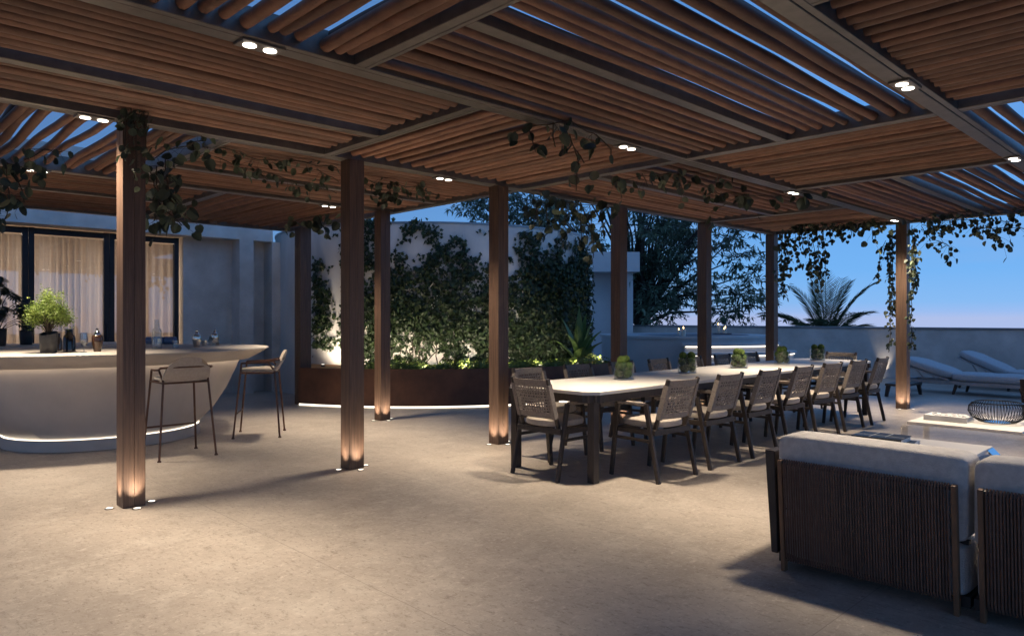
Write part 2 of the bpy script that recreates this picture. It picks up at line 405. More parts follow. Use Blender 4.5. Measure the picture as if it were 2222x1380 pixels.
rows(YB, LY[0], [(XL, 3.2, 'A', .105, .012, .006, .2), (3.2, 5.6, 'B', .105, .012, .008, .16), (5.6, 11.7, 'A', .10, .026, .013, .8)])
rows(LY[0] + .02, LY[1] - .02, [(XL, 2.21, 'B', .088, .03, .014, .8), (5.6, 7.78, 'B', .142, .0, .008, .0)])
for ya, yb in ((LY[0] + .045, 2.62), (2.62, LY[1] - .02)): panel(2.26, 5.55, ya + .03, yb - .03, 'A', .104, .018, .010, .5 if yb > 3 else .68)
for ya, yb in ((LY[0] + .045, 2.52), (2.52, LY[1] - .02)): panel(7.83, 11.65, ya + .03, yb - .03, 'A', .105, .02, .011, .68)
for ya, yb in ((LY[1] + .03, 4.78), (4.78, LY[2] - .02)): panel(XL, 3.15, ya + .04, yb - .025, 'A', .106, .0, .006, .03)
rows(LY[1] + .02, LY[2] - .02, [(3.2, 5.6, 'B', .122, .01, .009, .22), (9.5, 11.7, 'B', .14, .0, .008, .02)])
for ya, yb in ((LY[1] + .02, 4.62), (4.62, LY[2] - .02)): panel(5.65, 9.45, ya + .04, yb - .03, 'A', .128, .0, .007, .06)
rows(LY[2] + .02, LY[3] - .02, [(XL, 2.35, 'B', .096, .036, .022, .8)])
for ya, yb in ((LY[2] + .02, 7.06), (7.06, LY[3] - .02)): panel(2.4, 5.55, ya + .035, yb - .03, 'A', .112, .0, .006, .03)
for ya, yb in ((LY[3] + .02, 9.36), (9.36, YT)): panel(XL, 3.25, ya + .035, yb - .03, 'A', .115, .0, .006, .0)
rows(LY[3], YT, [(3.3, XC, 'B', .11, .012, .009, .28)])
POSTS = [(1.625, 5.63, 'the nearest left post beside the bar'), (3.465, 5.645, 'the second post from the near left'), (5.28, 5.655, 'the post at the near end of the table'),
         (7.40, 5.66, 'the post behind the first vase'), (9.47, 5.66, 'the post in front of the hot tub steps'), (11.62, 5.66, 'the post at the far corner under hanging vines'),
         (11.63, 3.62, 'the vine hung post by the loungers'), (5.385, 8.03, 'the slim post before the ivy planter'), (5.48, 10.38, 'the post by the door handle')]
for i, (x, y, d) in enumerate(POSTS):
    q = MB(); s = .15 if i < 8 else .185
    # two boards meeting over a thin joint on each side
    for sx, sy in ((-1, -1), (1, -1), (1, 1), (-1, 1)):
        q.box((x + sx * (s / 4 + .0003), y + sy * (s / 4 + .0003), H / 2), (s / 2 - .0006, s / 2 - .0006, H - .002))
    q.box((x, y, H / 2), (s - .012, s - .012, H - .004))
    q.build('post', mPost, perg, bevel=.0018, seg=1)

# ---------------------------------------------------------------- lamps
def spot(parent, loc, power, size, blend, aim=None, rad=.02, col=WARM):
    L = bpy.data.lights.new('spot_light', 'SPOT'); L.energy = power; L.spot_size = R(size); L.spot_blend = blend
    L.shadow_soft_size = rad; L.color = col
    o = bpy.data.objects.new('spot_light', L); COL.objects.link(o); o.parent = parent
    off = Vector((0, 0, 0)); q = parent
    while q is not None: off += q.location; q = q.parent
    o.location = Vector(loc) - off
    d = Vector(aim) - Vector(loc) if aim else Vector((0, 0, -1))
    o.rotation_euler = d.to_track_quat('-Z', 'Y').to_euler()
    return o
DL = [(1.65, 3.585, 'on the beam at the upper left, the largest in view'), (1.40, 5.68, 'on the beam just left of the nearest left post'), (1.50, 8.08, 'on the beam above the bar, half hidden by leaves'),
      (4.62, 8.08, 'on the beam before the ivy planter'), (4.55, 5.68, 'on the beam between the second and third posts'), (4.80, 3.585, 'on the middle beam beside the hanging round leaves'),
      (4.73, 1.46, 'on the wide beam at the upper right'), (7.61, 1.46, 'on the wide beam at the right edge'), (7.88, 3.585, 'on the middle beam above the far half of the table'),
      (11.16, 3.585, 'on the beam end above the vine hung post'), (11.1, 1.46, 'on the wide beam beyond the right of the frame'), (.2, 1.46, 'on the wide beam beyond the top of the frame'),
      ]
for x, y, d in DL:
    t = thing('ceiling_downlight', 'twin warm spotlight box ' + d, 'downlight', (x, y, H), 0, 'twin downlights under the pergola beams')
    q = MB(); q.box((x, y, H - .004), (.23, .12, .018)); q.build('housing', mBeam, t, bevel=.003, seg=1)
    for sx in (-.055, .055):
        q = MB(); q.lathe([(.034, 0), (.034, .004)], (x + sx, y, H - .0172), 24); lm = q.build('lamp', mLamp, t)
    spot(t, (x, y, H - .03), DOWN_W, 86, 1.0, rad=.13)
def uplight(x, y, px, py, d, faces, pw=UP_W):
    nm = {'W': (-1, 0, 'left of '), 'S': (0, -1, 'in front of '), 'E': (1, 0, 'right of '), 'N': (0, 1, 'behind ')}
    for f in faces:
        dx, dy, w = nm[f]; k = .14
        ux, uy = px + dx * k, py + dy * k
        t = thing('floor_uplight', 'round recessed floor uplight ' + w + d, 'uplight', (ux, uy, 0), 0, 'floor uplights around the posts')
        q = MB(); q.lathe([(.032, .0005), (.032, .006), (.024, .007), (.024, .0005)], (ux, uy, 0), 24); q.build('rim', mSteel, t)
        q = MB(); q.lathe([(.024, .001), (.024, .0055)], (ux, uy, 0), 24); q.build('lens', mUpL, t)
        spot(t, (ux, uy, .012), pw, 84, 1.0, (ux - dx * .034, uy - dy * .034, .25), .03)
for (x, y, d), fc in zip(POSTS, ('WSE', 'WSE', 'WSE', 'WS', 'WS', 'WS', 'WSE', 'WSE', '')):
    uplight(0, 0, x, y, d, fc)

# ---------------------------------------------------------------- house on the left
YF, YR = 12.46, 12.80
house = thing('house', 'pale rendered house with glazed doors, curtains and a deep fascia behind the bar', 'house', (2.5, 12.5, 0))
q = MB(); q.box((1.5, YF + .9, 3.35), (8.96, 1.8, 1.22)); q.build('fascia', mPlaster, house)
q = MB()
q.box((5.05, YR + .15, 1.37), (1.06, .3, 2.74)); q.box((5.79, YR + .15, 1.37), (.36, .3, 2.74))
q.box((5.49, (YF + YR) / 2 + .15, 1.37), (.255, .64, 2.738)); q.box((6.05, YF + .32, 1.37), (.17, .64, 2.738))
q.build('wall', mPlaster, house)
q = MB(); q.box((1.2, 16.0, 1.4), (7.6, .2, 2.8)); q.box((1.2, 14.4, -.02), (7.6, 3.2, .06)); q.box((1.2, 14.4, 2.80), (7.6, 3.2, .06))
q.box((5.0, 14.5, 1.4), (.2, 3.0, 2.8)); q.box((-2.5, 14.5, 1.4), (.2, 3.0, 2.8)); q.build('room', mRoom, house)
YW = 12.86; mull = [-1.0, .12, 1.2, 2.28, 3.38, 4.46]
for i in range(5):
    x0, x1 = mull[i], mull[i + 1]
    q = MB()
    for x in (x0 + .04, x1 - .04): q.box((x, YW, 1.36), (.075, .07, 2.72))
    q.box(((x0 + x1) / 2, YW, 2.67), (x1 - x0 - .155, .068, .09)); q.box(((x0 + x1) / 2, YW, .05), (x1 - x0 - .155, .068, .1))
    w = q.build('window', mDark, house)
    q = MB(); q.box(((x0 + x1) / 2, YW + .005, 1.36), (x1 - x0 - .156, .008, 2.52)); q.build('glass_pane', gWin, w)
    q = MB(); q.box((x1 - .04, YW - .05, 1.12), (.02, .03, .26)); q.build('handle', mDark, w, bevel=.004)
    # curtain
    q = MB(); N = 110; rings = []
    cx0, cx1 = x0 + .02, x1 - .02
    row = []
    for k in range(N + 1):
        t = k / N; x = cx0 + (cx1 - cx0) * t
        y = 13.03 + (.05 + .02 * math.sin(t * 9 + i)) * math.sin(t * 66 + i + 2.2 * math.sin(t * 7 + i)) + .02 * math.sin(t * 29 + 2 * i) + .02 * noise.noise(Vector((x * 6, i, 0)))
        row.append((x, y))
    rings = [[(x, 13.03 + (y - 13.03) * s, z) for x, y in row] for z, s in ((.02, 1.15), (.9, 1.0), (1.9, .8), (2.5, .55), (2.62, .35))]
    q.loft(rings, closed=False)
    c = q.build('curtain', mCurt, smooth=True)
    tag(c, 'beige gathered curtain behind the ' + ['far left glass door out of frame', 'second glass door out of frame', 'leftmost glass door in view', 'middle glass door behind the bar plants', 'right glass door behind the nearest left post'][i], 'curtain', 'curtains behind the glass doors')
L = bpy.data.lights.new('room_lamp', 'AREA'); L.energy = 420; L.size = 1.0; L.shape = 'RECTANGLE'; L.size_y = 5; L.color = (1, .83, .65)
o = bpy.data.objects.new('room_lamp', L); COL.objects.link(o); o.location = (1.9, 14.2, 2.74); o.rotation_euler = (0, 0, R(90))

# ---------------------------------------------------------------- round garden wall, planter, ivy
CF = Vector((math.cos(R(45.9)), math.sin(R(45.9)))); CR = Vector((CF.y, -CF.x))
def sd(s, d, z=0): p = CF * d + CR * s; return Vector((p.x, p.y, z))
def proj(p):
    d = p[0] * CF.x + p[1] * CF.y; s = p[0] * CR.x + p[1] * CR.y
    return 1111 + 1555 * s / d, 690 + 1555 * (1.35 - p[2]) / d
CC = (-1.55, 14.9); RW = 3.2; ZW = 2.89
def ring_pt(r, a, z): return sd(CC[0] + r * math.cos(a), CC[1] + r * math.sin(a), z)
def sector(q, r0, r1, a0, a1, z0, z1, n=64, full=False):
    rings = []
    for k in range(n + 1):
        a = a0 + (a1 - a0) * k / n
        rings.append([ring_pt(r0, a, z0), ring_pt(r1, a, z0), ring_pt(r1, a, z1), ring_pt(r0, a, z1)])
    q.loft(rings, True, not full, not full)
cw = thing('curved_wall', 'tall curved white rendered wall behind the ivy and planter', 'wall', sd(CC[0], CC[1] - RW, 0))
q = MB(); sector(q, RW - .2, RW, R(-205), R(25), 0, ZW, 120); q.build('wall', mPlasterW, cw, smooth=True)
q = MB(); sector(q, RW - .22, RW + .015, R(-205), R(25), ZW, ZW + .035, 120); q.build('coping', mCoping, cw, smooth=True)
# door with lever in the wall's left flank
aD = R(-163)
q = MB(); sector(q, RW - .01, RW + .012, aD - R(6.5), aD + R(6.5), .01, 2.15, 10); dr = q.build('door', mPlasterW, cw, smooth=True)
q = MB(); p0 = ring_pt(RW, aD + R(5.2), 1.13); p1 = ring_pt(RW + .06, aD + R(5.2), 1.13); p2 = ring_pt(RW + .06, aD + R(2.6), 1.13)
q.tube([p0, p1], .012, 8); q.tube([p1, p2], .01, 8); q.build('handle', mBrass, dr, smooth=True)
RP, ZP = 4.22, .585; A0, A1 = R(-114.5), R(-34); AI = R(-128)
def sector2(q, r0, r1, z0, z1, n=96, pad=0., a_end=None):     # the left end runs back square to the wall, not to the centre
    st = lambda r: AI + (A0 - AI) * (r - RW) / (RP - RW) + pad
    en = lambda r: (A1 - pad if a_end is None else a_end)
    rings = []
    for k in range(n + 1):
        a = lambda r: st(r) + (en(r) - st(r)) * k / n
        rings.append([ring_pt(r0, a(r0), z0), ring_pt(r1, a(r1), z0), ring_pt(r1, a(r1), z1), ring_pt(r0, a(r0), z1)])
    q.loft(rings, True, True, True)
pl = thing('planter', 'long curved dark corten steel planter with a glowing strip along its foot', 'planter', sd(CC[0], CC[1] - RP, 0))
q = MB(); sector2(q, RP - .012, RP, .035, ZP); q.build('front_panel', mCorten, pl, smooth=True)
for a_, b_ in ((AI, A0), (A1, A1)):
    q = MB(); q.bar(ring_pt(RW + .01, a_, .315), ring_pt(RP - .014, b_, .315), .012, .54); q.build('end_panel', mCorten, pl)
q = MB(); sector2(q, RP - .13, RP - .0125, ZP - .035, ZP - .02, 96, .003); q.build('inner_rim', mCortenIn, pl, smooth=True)
q = MB(); sector2(q, RW + .01, RP - .131, ZP - .035, ZP - .02, 24, .003, R(-105)); q.build('end_shelf', mCortenIn, pl, smooth=True)
q = MB(); sector2(q, RW + .01, RP - .131, .4, ZP - .05, 96, .003); q.build('soil', mSoil, pl, smooth=True)
q = MB(); sector2(q, RP - .06, RP - .035, .004, .026, 96, .005); q.build('light_strip', mLed, pl, smooth=True)
# uplights inside the planter
for i, (a, w) in enumerate(((-115, 'bare wall at its left end'), (-105, 'ivy left of the second post'), (-96, 'ivy right of the second post'), (-87, 'ivy right of the slim post'), (-78, 'ivy left of the table post'),
                           (-69, 'ivy right of the table post'), (-60, 'dense ivy behind the table end'), (-49, 'agave at its right end'), (-39, 'planter tip'))):
    p = ring_pt(RP - .22 if i else RW + .4, R(a), ZP - .02)
    t = thing('planter_uplight', 'small garden uplight in the planter washing the ' + w, 'uplight', p, 0, 'uplights hidden in the planter')
    q = MB(); q.lathe([(.03, -.03), (.03, .03), (.024, .032)], p, 16); q.build('housing', mDark, t)
    q = MB(); q.lathe([(.024, .0325), (.024, .036)], p, 16); q.build('lens', mUpL, t)
    spot(t, p + Vector((0, 0, .05)), 56 if i else 40, 115, 1.0, ring_pt(RW, R(a), ZP + (.28 if i else .35)), .04)

# ivy: density by wall position, read off the photograph's clumps
DEN = ['0000201001000000000000', '0020331232001000102000', '0003342123411105311200', '0104443213531004354400', '2305543324541014766800', '3406655444652125888930', '4406666655654456899940',
       '5406777776766667999950', '6506888888887778999950', '6506899998886788999940', '5514788777778889999930', '3403566643556899999900', '1002344332446788888800', '0002333332345777777000']
def den(px, py):   # columns: x 670..1330 by 31.4; rows: y 470..800 by 25
    u = (px - 670) / 31.4; v = (py - 470) / 25
    i = int(max(0, min(20.999, u))); j = int(max(0, min(12.999, v)))
    if u < 0 or u > 21.9 or v < 0: return 0
    fu = max(0, min(1, u - i)); fv = max(0, min(1, v - j)); g = lambda a, b_: int(DEN[a][b_])
    return ((g(j, i) * (1 - fu) + g(j, i + 1) * fu) * (1 - fv) + (g(j + 1, i) * (1 - fu) + g(j + 1, i + 1) * fu) * fv) / 9
ivy = thing('climbing_ivy', 'dark green ivy climbing in dense and ragged patches over the curved white wall', 'ivy', ring_pt(RW, R(-90), ZP))
q = MB(); n = 0; tries = 0; r2 = random.Random(3)
while n < 20000 and tries < 300000:
    tries += 1
    a = R(r2.uniform(-125, -22)); z = ZP + (ZW + .12 - ZP) * r2.random()
    p = ring_pt(RW, a, z); px, py = proj(p)
    if px < 672: continue
    d = den(px, py); cl = noise.noise(Vector((a * 9, z * 2.6, 3))) * .7 + noise.noise(Vector((a * 22, z * 7, 8))) * .6
    if d <= 0.02: continue
    pr = d * 1.02 + cl * .85 - .12
    if r2.random() > pr * 1.1: continue
    out = .015 + r2.random() ** 2 * (.03 + .13 * d)
    p = ring_pt(RW + out, a, z)
    nr = (ring_pt(RW + 1, a, z) - ring_pt(RW, a, z))
    up = Vector((r2.gauss(0, .6), r2.gauss(0, .6), r2.gauss(-.5, .7)))
    q.tone = r2.random()
    nn = (nr + Vector((r2.gauss(0, .5), r2.gauss(0, .5), r2.gauss(.35, .5))))
    q.leaf(p, up, nn, r2.uniform(.05, .085), r2.uniform(.05, .085), 'ivy', .2, .1); n += 1
q.build('foliage', mIvy, ivy)
q = MB(); stems = MB()
for k in range(46):
    a = R(r2.uniform(-112, -33)); z = ZP - .04; pts = []
    zmax = r2.uniform(1.2, 2.6)
    while z < zmax:
        pts.append(ring_pt(RW + .012, a, z)); a += R(r2.gauss(0, .9)); z += .09
        px, py = proj(pts[-1])
        if z > 1.1 and den(px, py) < .15: break
    if len(pts) > 3: stems.tube(pts, [.009 * (1 - .7 * i / len(pts)) for i in range(len(pts))], 5)
stems.build('stem', mVineStem, ivy, smooth=True)
q = MB()
for k in range(5200):
    a = R(r2.uniform(-105, -36)); r = r2.uniform(RW + .08, RP - .03)
    hgt = .20 * (.35 + .65 * max(0, .5 + noise.noise(Vector((a * 7, r * 2, 1))))) * (1 - .35 * abs(r - 3.75) / .5)
    if a < R(-100) and r2.random() < .75: continue
    z = ZP - .05 + hgt * r2.random() ** .7 + .0
    q.tone = r2.random()
    q.leaf(ring_pt(r, a, z), (r2.gauss(0, 1), r2.gauss(0, 1), r2.gauss(.2, .4)), (r2.gauss(0, .5), r2.gauss(0, .5), 1), r2.uniform(.035, .06), r2.uniform(.03, .05), 'oval', .2, .2)
tag(q.build('ground_cover', mIvyLow), 'low bright green leafy ground cover filling the curved planter', 'ground cover', kind='stuff')
# broad leaf agave at the right end
pa = ring_pt(RW + .5, R(-43), ZP - .06)
ag = thing('agave_plant', 'broad leaved agave with tall pale striped leaves at the right end of the planter', 'agave', pa)
def blade(q, p, az, tilt, L, w, curl, n=9):
    d = Vector((math.cos(az), math.sin(az), 0)); side = Vector((-math.sin(az), math.cos(az), 0))
    pos = Vector(p); rings = []
    for i in range(n + 1):
        t = i / n; an = tilt + curl * t * t; dr_ = d * math.sin(an) + Vector((0, 0, 1)) * math.cos(an)
        ww = w * (.45 + 1.1 * t * (1 - t) * 2.2) * (1 - t ** 3.2) + .002; nz_ = d * math.cos(an) - Vector((0, 0, 1)) * math.sin(an)
        rings.append([pos - side * ww / 2 - nz_ * ww * .18, pos - nz_ * .004, pos + side * ww / 2 - nz_ * ww * .18, pos + nz_ * .012])
        pos = pos + dr_ * L / n
    q.loft(rings, True, True, True)
toC = math.atan2(-pa.y, -pa.x)
for az, ti, L_, w_, cu in ((.9, .34, .66, .22, .55), (-.3, .12, .80, .19, .12), (-1.0, .28, .62, .2, .45), (1.7, .22, .85, .19, .3), (.2, .6, .5, .22, .8), (2.6, .22, .95, .18, .2),
                          (-2.0, .3, .9, .18, .3), (3.1, .1, 1.05, .17, .1), (-1.6, .62, .62, .19, .5), (1.2, .62, .6, .2, .6), (2.1, .5, .75, .18, .5)):
    q = MB(); blade(q, pa, toC + az, ti, L_, w_, cu); q.build('leaf', mAgave, ag, smooth=True)

# ---------------------------------------------------------------- bar
BC = (2.34, 9.0)
bar = thing('bar_counter', 'large boat shaped stone bar counter with glowing plinth and cove', 'bar', (BC[0], BC[1], 0))
def ell(a, b_, z, n=96): return [(BC[0] + a * math.cos(t), BC[1] + b_ * math.sin(t), z) for t in (2 * PI * k / n for k in range(n))]
q = MB(); q.loft([ell(1.79, 1.40, .983), ell(1.80, 1.42, .987), ell(1.80, 1.42, .996), ell(1.79, 1.41, 1.0)], True, True, True); q.build('counter_top', mBar, bar, smooth=True)
q = MB(); q.loft([ell(1.49, 1.09, .92), ell(1.545, 1.12, .915), ell(1.565, 1.155, .862), ell(1.585, 1.17, .862), ell(1.65, 1.26, .90), ell(1.71, 1.33, .935), ell(1.79, 1.40, .9825)], True, True, False); q.build('apron', mBar, bar, smooth=True)
q = MB()
q.loft([ell(.955, .86, .125), ell(1.15, .93, .30), ell(1.29, .99, .5), ell(1.395, 1.04, .7), ell(1.46, 1.075, .84), ell(1.49, 1.09, .918)], True, True, True); q.build('body', mBar, bar, smooth=True)
q = MB(); q.loft([ell(1.505, 1.10, .900), ell(1.53, 1.115, .900), ell(1.53, 1.115, .912), ell(1.505, 1.10, .912)], True, False, False); q.build('cove_light', mLedSoft, bar, smooth=True)
q = MB(); q.loft([ell(.98, .88, .004), ell(.98, .88, .12), ell(.93, .83, .12)], True, True, True); q.build('plinth', mBar, bar, smooth=True)
q = MB(); q.loft([ell(.974, .874, .1205), ell(.974, .874, .128), ell(.955, .856, .128), ell(.955, .856, .1205)], True); q.build('light_strip', mLed, bar, smooth=True)
bc = thing('back_counter', 'straight grey back counter between the bar and the glass doors', 'counter', (1.2, 11.3, 0))
q = MB(); q.box((1.2, 11.2, .98), (5.0, 1.0, .04)); q.build('top', mBar, bc, bevel=.004); q = MB(); q.box((1.2, 11.25, .48), (4.8, .8, .955)); q.build('body', mBar, bc)

ZB = 1.0
def on_bar(px, py, z=ZB):
    d = 1555 * (1.35 - z) / (py - 690); return sd((px - 1111) / 1555 * d, d, z)
# potted plants
def pot(t, p, r, h, tilt=.25):
    q = MB(); n = 28; rings = []
    for rr, zz in ((.80, 0), (.86, .03), (.93, .45), (1.0, 1.0), (.93, 1.0), (.90, .86)):
        ring = []
        for k in range(n):
            a = 2 * PI * k / n; sl = tilt * r * math.cos(a - .7) * (zz if zz > .5 else 0)
            ring.append((p[0] + r * rr * math.cos(a), p[1] + r * rr * math.sin(a), p[2] + h * zz + sl))
        rings.append(ring)
    q.loft(rings, True, True, True); return q.build('pot', mPot, t, smooth=True)
def bushy(p, name, label, pr, ph, rad, zc, nleaf, mat, ls, seed, squash=.85):
    r3 = random.Random(seed); t = thing(name, label, 'potted plant', p)
    pot(t, p, pr, ph)
    st = MB(); fo = MB(); top = Vector((p[0], p[1], p[2] + ph * .85)); cen = Vector((p[0], p[1], p[2] + zc))
    tips = []
    for k in range(46):
        v = Vector((r3.gauss(0, 1), r3.gauss(0, 1), r3.gauss(.1, 1))).normalized() * rad * r3.uniform(.35, 1.1); v.z *= squash
        e_ = cen + v; m_ = top.lerp(e_, .5) + Vector((v.x * -.15, v.y * -.15, .02)); tips.append(e_)
        st.tube([top, m_, e_], [.004, .0028, .0012], 4)
    st.build('stem', mVineStem, t)
    for k in range(nleaf):
        e_ = r3.choice(tips); f = r3.random() ** .5
        pos = cen.lerp(e_, .35 + .7 * f) + Vector((r3.gauss(0, 1), r3.gauss(0, 1), r3.gauss(0, 1))) * rad * .16
        fo.tone = r3.random()
        fo.leaf(pos, (r3.gauss(0, 1), r3.gauss(0, 1), r3.gauss(.2, .8)), (r3.gauss(0, 1), r3.gauss(0, 1), 1), ls * r3.uniform(.7, 1.3), ls * .5, 'oval', .2, .1)
    fo.build('foliage', mat, t)
    return t
p = on_bar(105, 766); bushy(p, 'potted_shrub', 'bright yellow green feathery shrub in a black pot on the bar', .082, .20, .205, .40, 8500, mBush, .020, 5, .95)
p = on_bar(57, 748); bushy(p, 'potted_shrub', 'dark fine leaved shrub in a black pot behind the bright shrub', .08, .19, .17, .42, 1800, mDkLeaf, .03, 6)
p = on_bar(-4, 751)
gCut = glass('cut_glass', (.9, .94, .97), refl=4.0)
mo = thing('monstera_plant', 'tall monstera with deeply split dark leaves at the left edge of the bar', 'potted plant', p)
pot(mo, p, .09, .2)
r3 = random.Random(11); lf = MB(); st = MB()
for k in range(17):
    az = r3.uniform(-1.2, 2.2) - .8; hh = .28 + .62 * k / 17; rr = r3.uniform(.1, .27)
    e_ = Vector((p[0] + rr * math.cos(az), p[1] + rr * math.sin(az), p[2] + hh))
    st.tube([(p[0], p[1], p[2] + .17), (p[0] + rr * .4 * math.cos(az), p[1] + rr * .4 * math.sin(az), p[2] + hh * .8), e_], .004, 5)
    d = Vector((math.cos(az), math.sin(az), -.55)).normalized(); side = d.cross(Vector((0, 0, 1))).normalized(); L_ = r3.uniform(.15, .2)
    lf.tone = r3.random()
    for sg in (-1, 1):       # fingers of the split leaf either side of the rib
        for j in range(6):
            u = (j + .3) / 6.3; b0 = e_ + d * L_ * u; wd = .11 * math.sin(PI * (u * .8 + .15))
            dirv = (side * sg + d * (.2 + .5 * u)).normalized()
            lf.leaf(b0, dirv, (0, 0, 1), wd, .034, 'oval', .1, .25)
    lf.leaf(e_, d, (0, 0, 1), L_ * 1.05, .07, 'oval', .15, .1)
st.build('stem', mVineStem, mo); lf.build('foliage', mDkLeaf, mo)
# vessels on the bar
def vessel(name, label, cat, p, prof, mat, n=32, extra=(), fl=0, fn=0, part='body'):
    t = thing(name, label, cat, p)
    q = MB(); q.lathe(prof, p, n, fl=fl, fn=fn); q.build(part, mat, t, smooth=True)
    for nm, pr, mt in extra:
        q = MB(); q.lathe(pr, p, n); q.build(nm, mt, t, smooth=True)
    return t
jar = [(.052, 0), (.058, .004), (.058, .135), (.05, .165), (.036, .18), (.034, .225), (.045, .232), (.045, .236), (.03, .236), (.03, .18), (.045, .16)]
vessel('glass_jar', 'black glossy wide mouthed jar on the bar beside the stemmed glass', 'jar', on_bar(150, 763), jar, mBlackG)
vessel('glass_jar', 'black glossy jar half hidden behind the bright shrub pot', 'jar', on_bar(124, 761.5), [(r * .8, z * .8) for r, z in jar], mBlackG)
vessel('stemmed_glass', 'textured clear goblet standing between the black jar and brown ribbed jar', 'glass', on_bar(182, 764), [(.03, 0), (.03, .003), (.006, .008), (.005, .05), (.02, .065), (.033, .09), (.034, .14), (.028, .2), (.026, .2), (.031, .14), (.030, .09), (.015, .07)], gCut, 24, fl=.05, fn=12)
rib = [(.032, 0), (.034, .004), (.05, .09), (.052, .15), (.045, .172), (.032, .178)]
lidp = [(.034, .178), (.034, .186), (.024, .2), (.018, .215), (.014, .217), (.016, .235), (.008, .242)]
vessel('ribbed_jar', 'brown ribbed glass shaker with silver cap on the bar left of the nearest post', 'jar', on_bar(211, 763), rib, mBrownG, 48, [('cap', lidp, mChrome)], .03, 16)
vessel('carafe', 'tall clear fluted glass carafe half full of water on the bar', 'carafe', on_bar(340, 757.5),
       [(.046, 0), (.05, .006), (.05, .2), (.042, .225), (.025, .24), (.025, .33), (.028, .333), (.022, .333), (.021, .24), (.04, .215), (.045, .2), (.044, .03), (.02, .02)], gThin, 40,
       [('water', [(.042, .035), (.0425, .12)], gBlue)], .02, 20)
vessel('tumbler', 'short clear glass tumbler on the bar right of the carafe', 'glass', on_bar(381, 755.5), [(.028, 0), (.034, .004), (.037, .04), (.035, .085), (.033, .085), (.034, .04), (.03, .012)], gThin, 28)
sh = [(r * .95, z * .86) for r, z in rib]; shl = [(r * .95, z * .86) for r, z in lidp]
vessel('cocktail_shaker', 'silver ribbed cocktail shaker with domed lid, the nearer of two on the bar', 'shaker', on_bar(427, 753), sh, mSilver, 48, [('lid', shl, mChrome)], .03, 16)
vessel('cocktail_shaker', 'silver ribbed cocktail shaker behind the folded stand, the farther of two', 'shaker', on_bar(466, 748.5), sh, mSilver, 48, [('lid', shl, mChrome)], .03, 16)
vessel('metal_cup', 'small silver ribbed cup between the two cocktail shakers', 'cup', on_bar(443, 750.5), [(.026, 0), (.033, .07), (.031, .07), (.025, .005)], mSilver, 40, fl=.03, fn=14)
p = on_bar(460, 749.5); t = thing('menu_stand', 'small folded chrome menu stand leaning beside the farther shaker', 'stand', p)
q = MB(); q.bar(p + Vector((-.03, -.05, .006)), p + Vector((.03, .03, .085)), .13, .006, up=(0.6, -.5, .6)); q.build('panel', mChrome, t, bevel=.001, seg=1)
q = MB(); q.bar(p + Vector((.03, .03, .085)), p + Vector((.06, .06, .0)), .12, .005, up=(.6, .5, .6)); q.build('leg', mChrome, t)
p = on_bar(350, 746.5); t = thing('rolled_towel', 'glossy blue rolled bundle lying on the back of the bar behind the carafe', 'towel', p)
a_ = CR.to_3d(); q = MB(); q.tube([p + a_ * (-.19) + Vector((0, 0, .05)), p + a_ * .19 + Vector((0, 0, .05))], .05, 20)
q.build('roll', M('blue_roll', (.10, .16, .30), (.2, .28, .42), rough=.25, scale=9, stretch=(1, 1, 5)), t, smooth=True)
q = MB(); q.tube([p + a_ * (-.1) + Vector((0, 0, .05)), p + a_ * (-.09) + Vector((0, 0, .05))], .0515, 20); q.tube([p + a_ * (.05) + Vector((0, 0, .05)), p + a_ * (.06) + Vector((0, 0, .05))], .0515, 20); q.build('band', mInk, t)

